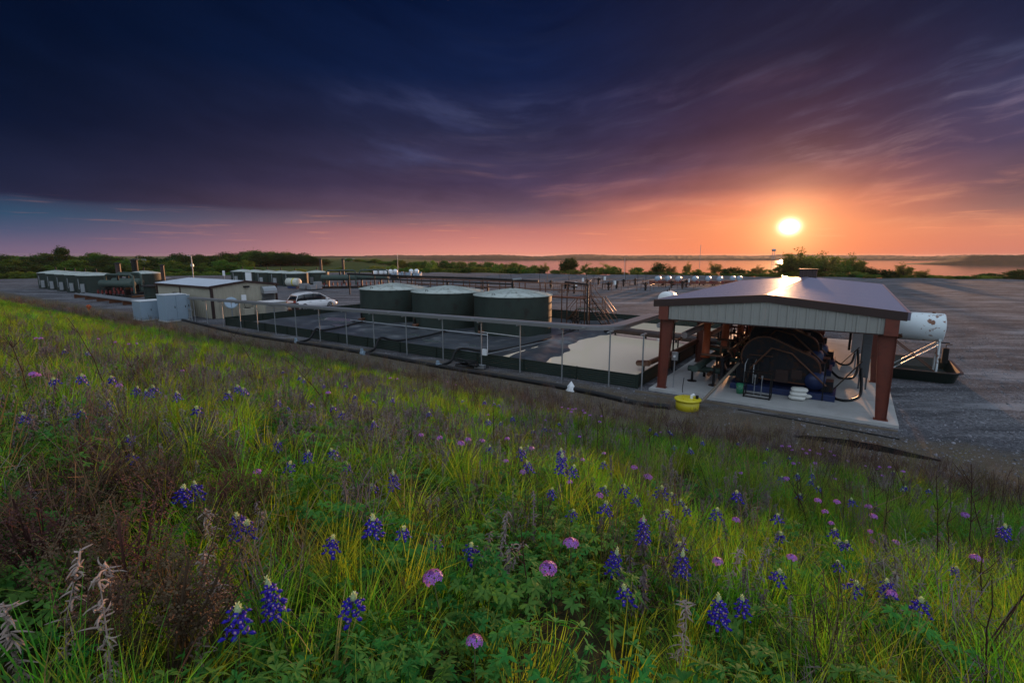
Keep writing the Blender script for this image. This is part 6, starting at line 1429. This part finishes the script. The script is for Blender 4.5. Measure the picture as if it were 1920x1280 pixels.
LV = """leftmost verbena of the row of four beside dry spikes|second verbena of the row of four beside dry spikes|third verbena of the row of four beside dry spikes|last and flattest verbena of the row of four|magenta verbena head above another near centre|verbena head just below the magenta one near centre|thin verbena with few florets right of the centre pair|small verbena beside dark bluebonnets in mid slope|upper right head of the bright verbena pair|lower left head of the bright verbena pair|large bright purple verbena low in the leaves at centre|tiny violet verbena hidden low beside the grass clump|flat magenta verbena on the right mid slope|little magenta verbena below the flat one on the right mid slope|verbena head alone left of the bent black stalk|flat purple verbena left of the three by the bent stalk|upper verbena of the three above the dark bluebonnet|lower verbena of the three above the dark bluebonnet|left of two round verbenas right of the bent stalk|right of two round verbenas right of the bent stalk|flat verbena touched by the pale dry blade|sparse verbena left of the pale dry blade|wide purple verbena alone in the tall grass at right|violet verbena near the dry edge at right|small dim verbena below the violet patch at the dry edge|left of two pinkish verbenas at far left|right of two pinkish verbenas at far left|faint pink verbena among grass at left|small verbena beside the tall black stalk at right|pink pair of florets under the dark stalks in mid slope""".split('|')
for i,(x,y) in enumerate(VB): verbena(x, y, (0 if i in (8,9,10,22) else random.choice([0,1,1,2])), LV[i], (1.25 if i in (8,9,10,22) else 1.0)*(1.35 if y > 3.5 else 1.0))
for i,(x,y) in enumerate(TV):
    if i < 10: l = 'small violet verbena of the patch under the dark stalks near the white bag'
    elif i < 26: l = 'small violet verbena of the patch along the dry edge below the shelter'
    elif i < 33 or i >= 39: l = 'tiny pink verbena on the mid slope below the collector pipe'
    else: l = 'tiny violet verbena near the top of the slope at far left'
    verbena(x, y, random.choice([0,1,2]), l, 1.35, 'tiny far verbenas in patches along the bank')
random.seed(404); extra = []
for _ in range(4000):
    a = R(random.uniform(-44,43)); r = 2.3+9*random.random()**1.3; x, y = r*math.sin(a), r*math.cos(a); ab = sab(x,y)
    if -3.3-ab[1] < 3.5 or nz(x,y,.8,50.) < .56 or any(math.hypot(x-q[0],y-q[1]) < .14 for q in extra+BB+VB): continue
    extra.append((x,y))
    if len(extra) >= 100: break
for i,(x,y) in enumerate(extra):
    az_ = math.degrees(math.atan2(x,y)); w_ = 'left part' if az_ < -18 else ('middle' if az_ < 12 else 'right part'); f_ = 'near' if math.hypot(x,y) < 4.2 else 'upper' if az_ < -10 else 'far'
    if i%4: bluebonnet(x, y, random.choice([0,3,3,0]), f'small bluebonnet in the {f_} grass, {w_} of the bank', random.uniform(1.05,1.3), grp='small bluebonnets dotted through the grass')
    else: verbena(x, y, random.choice([1,2]), f'small verbena in the {f_} grass, {w_} of the bank', 1.1, 'small verbenas dotted through the grass')
ORDN = ['leftmost','second','third','fourth','fifth','sixth','seventh','eighth','ninth','tenth','eleventh','twelfth','thirteenth','fourteenth','fifteenth','sixteenth','seventeenth','eighteenth','nineteenth','twentieth','twenty-first','twenty-second','twenty-third','twenty-fourth','twenty-fifth','twenty-sixth','twenty-seventh','twenty-eighth','twenty-ninth','thirtieth','thirty-first','thirty-second','thirty-third','thirty-fourth','thirty-fifth','thirty-sixth','thirty-seventh','thirty-eighth','thirty-ninth','fortieth','forty-first','forty-second','forty-third','rightmost']
random.seed(77)
for i,(x,y,dx,h) in enumerate(ST):
    z = height(x,y); t_ = thing('dead_stalk', f'{ORDN[i]} dead weed stalk by its foot, '+('tall and ' if h > .75 else 'short and ' if h < .45 else '')+('leaning' if abs(dx) > .25 else 'upright'), 'weed stalk', (x,y,z), 0, 'dark dead weed stalks standing out of the grass')
    P_ = []; n = 7; bw = random.uniform(-.06,.06)*h*2
    for k in range(n+1):
        q = k/n; P_.append((dx*(q**1.6)+bw*math.sin(q*3.1)*.4+random.uniform(-.006,.006), random.uniform(-.01,.01)+.03*q, -.1+(h+.1)*q))
    r0 = .0038*(1+.35*min(4,y/3)); MB().tube(P_,r0,6,True,r0*.35).build('stem', TWIG, t_)
    nb = random.choice([2,3,5,7]) if h > .4 else 2
    for k in range(nb):
        j = random.randint(3,n-1); p = Vector(P_[j]); s_ = random.choice([-1,1]); L = random.uniform(.06,.2)*max(.6,h); e_ = p+V_(s_*L*.6,random.uniform(-.4,.4)*L,L*.8); mb = MB().tube([p,p.lerp(e_,.5)+V_(0,0,-.01),e_],r0*.5,5,True,r0*.25)
        for w_ in range(3):
            c = e_+V_(random.gauss(0,.008),random.gauss(0,.008),random.gauss(0,.008)); leaflet(mb, c, V_(random.uniform(-1,1),random.uniform(-1,1),.5), V_(0,0,1), .012, .006, .4, .4, 2)
        mb.build('twig', TWIG, t_)
for i,(P_,l) in enumerate([([(2.93,4.05,-.05),(2.95,4.1,.42),(3.2,4.15,.30),(3.42,4.0,.05)],'black stalk snapped into a sharp inverted V at right'),([(1.62,1.62,-.05),(1.85,1.68,.22),(1.99,1.72,.40),(1.83,1.66,.2),(1.75,1.62,.0)],'dark broken twig folded near the lower right corner'),([(3.0,4.0,.05),(3.3,4.2,.22),(3.75,4.4,.3)],'pale dry grass blade arching over the grass at right'),([(.86,2.6,.0),(1.0,2.35,.14),(1.12,2.15,.05)],'pale dead stem lying between the tall bluebonnets')]):
    x,y = P_[0][0],P_[0][1]; z = height(x,y); o = MB().tube([(a,b,c+z+ (height(a,b)-z)*.5) for a,b,c in P_],.0032,6,True,.0016).build('bent_stalk', TWIG if i < 2 else STRAW); tag(o, l, 'weed stalk')
LD = ['curled grey dry weed at the lower left corner','shaggy dry weed leaning right next to the lower left corner','dry weed with pale curled leaves left of the leafy patch','large curled dry weed left of the deep-blue bluebonnet','highest curled dry weed behind the leafy patch','hanging curled dry weed between leafy plants near bottom left','tall narrow dry seed spike left of the thick bluebonnet','drooping grey dried plant below the tallest bluebonnet','dry curled weed behind the twin bluebonnets','shaggy pinkish seed spike standing above the left grass','grey dry spike at the edge of the green clump','narrow dry spike beside the verbena near centre','narrow dry spike among the right mid grass','left dry spike of the pair beside the dense purple bluebonnet','right dry spike of the pair beside the dense purple bluebonnet','dark brown dry spike rising from mid grass','dense grey dry spike left of the lone bluebonnet','dry spike behind the double-headed bluebonnet','thin dry spike above the verbena pair','small curled dry weed low between the bottom left leaves']
def dryweed(x, y, label, h, curly):
    z = height(x,y); t_ = thing('dried_weed', label, 'dried weed', (x,y,z), random.uniform(0,6.28), 'curled grey dried weeds on the bank')
    top = V_(random.uniform(-.08,.08), random.uniform(-.08,.08), h); P_ = [V_(0,0,-.05), top*.5+V_(.01,0,0), top]; MB().tube(P_,.003,5,True,.0014).build('stem', CURL, t_)
    mb = MB()
    for k in range(70 if curly else 120):
        q = random.uniform(.15,1.)**.8; p = top*q; a = random.uniform(0,6.28); L = random.uniform(.014,.050)*(1.1-.4*q) if curly else random.uniform(.008,.022)
        d = V_(math.cos(a),math.sin(a),random.uniform(-.8,.9)).normalized(); c = [p]; cur = p.copy(); tw = random.uniform(-1.5,1.5); dr = random.uniform(.1,.9)
        for w_ in range(4):
            d = (Matrix.Rotation(tw*.5,3,V_(random.uniform(-1,1),random.uniform(-1,1),.6).normalized()) @ d); d.z -= dr*.35; d.normalize(); cur = cur+d*L*.3; c.append(cur.copy())
        mb.tube(c, [.0012,.0030,.0026,.0020,.0006] if curly else [.001,.003,.003,.002,.0006], 4)
    mb.build('curled_leaves' if curly else 'seed_heads', CURL if curly else DEADG, t_)
for i,(x,y) in enumerate(DW):
    if math.hypot(x,y) < 1.2: continue
    c_ = i in (0,1,2,3,4,5,7,8,19); dryweed(x, y, LD[i], random.uniform(.26,.36) if c_ else random.uniform(.28,.42), c_)

# ---------------------------------------------------------------- labels shared by look-alikes get their place in the row
def finish_labels():
    by = {}
    for o in scn.objects:
        if o.parent is None and 'label' in o and 'category' in o: by.setdefault(o['label'], []).append(o)
    names = {2:['left one of two','right one of two'], 3:['left one of three','middle one of three','right one of three']}
    for l, os_ in by.items():
        n = len(os_)
        if n < 2: continue
        os_.sort(key=lambda o: math.atan2(o.location.x, o.location.y))
        for k, o in enumerate(os_):
            pre = names[n][k] if n in names else (ORDN[k] if k < 43 else 'far right')+' from the left'
            if n > 3 and k == 0: pre = 'leftmost'
            if n > 3 and k == n-1: pre = 'rightmost'
            o['label'] = ' '.join((l+', '+pre).split()[:16]) if len((l+', '+pre).split()) <= 16 else ' '.join(l.split()[:16-len(pre.split())])+', '+pre
finish_labels()
haze()
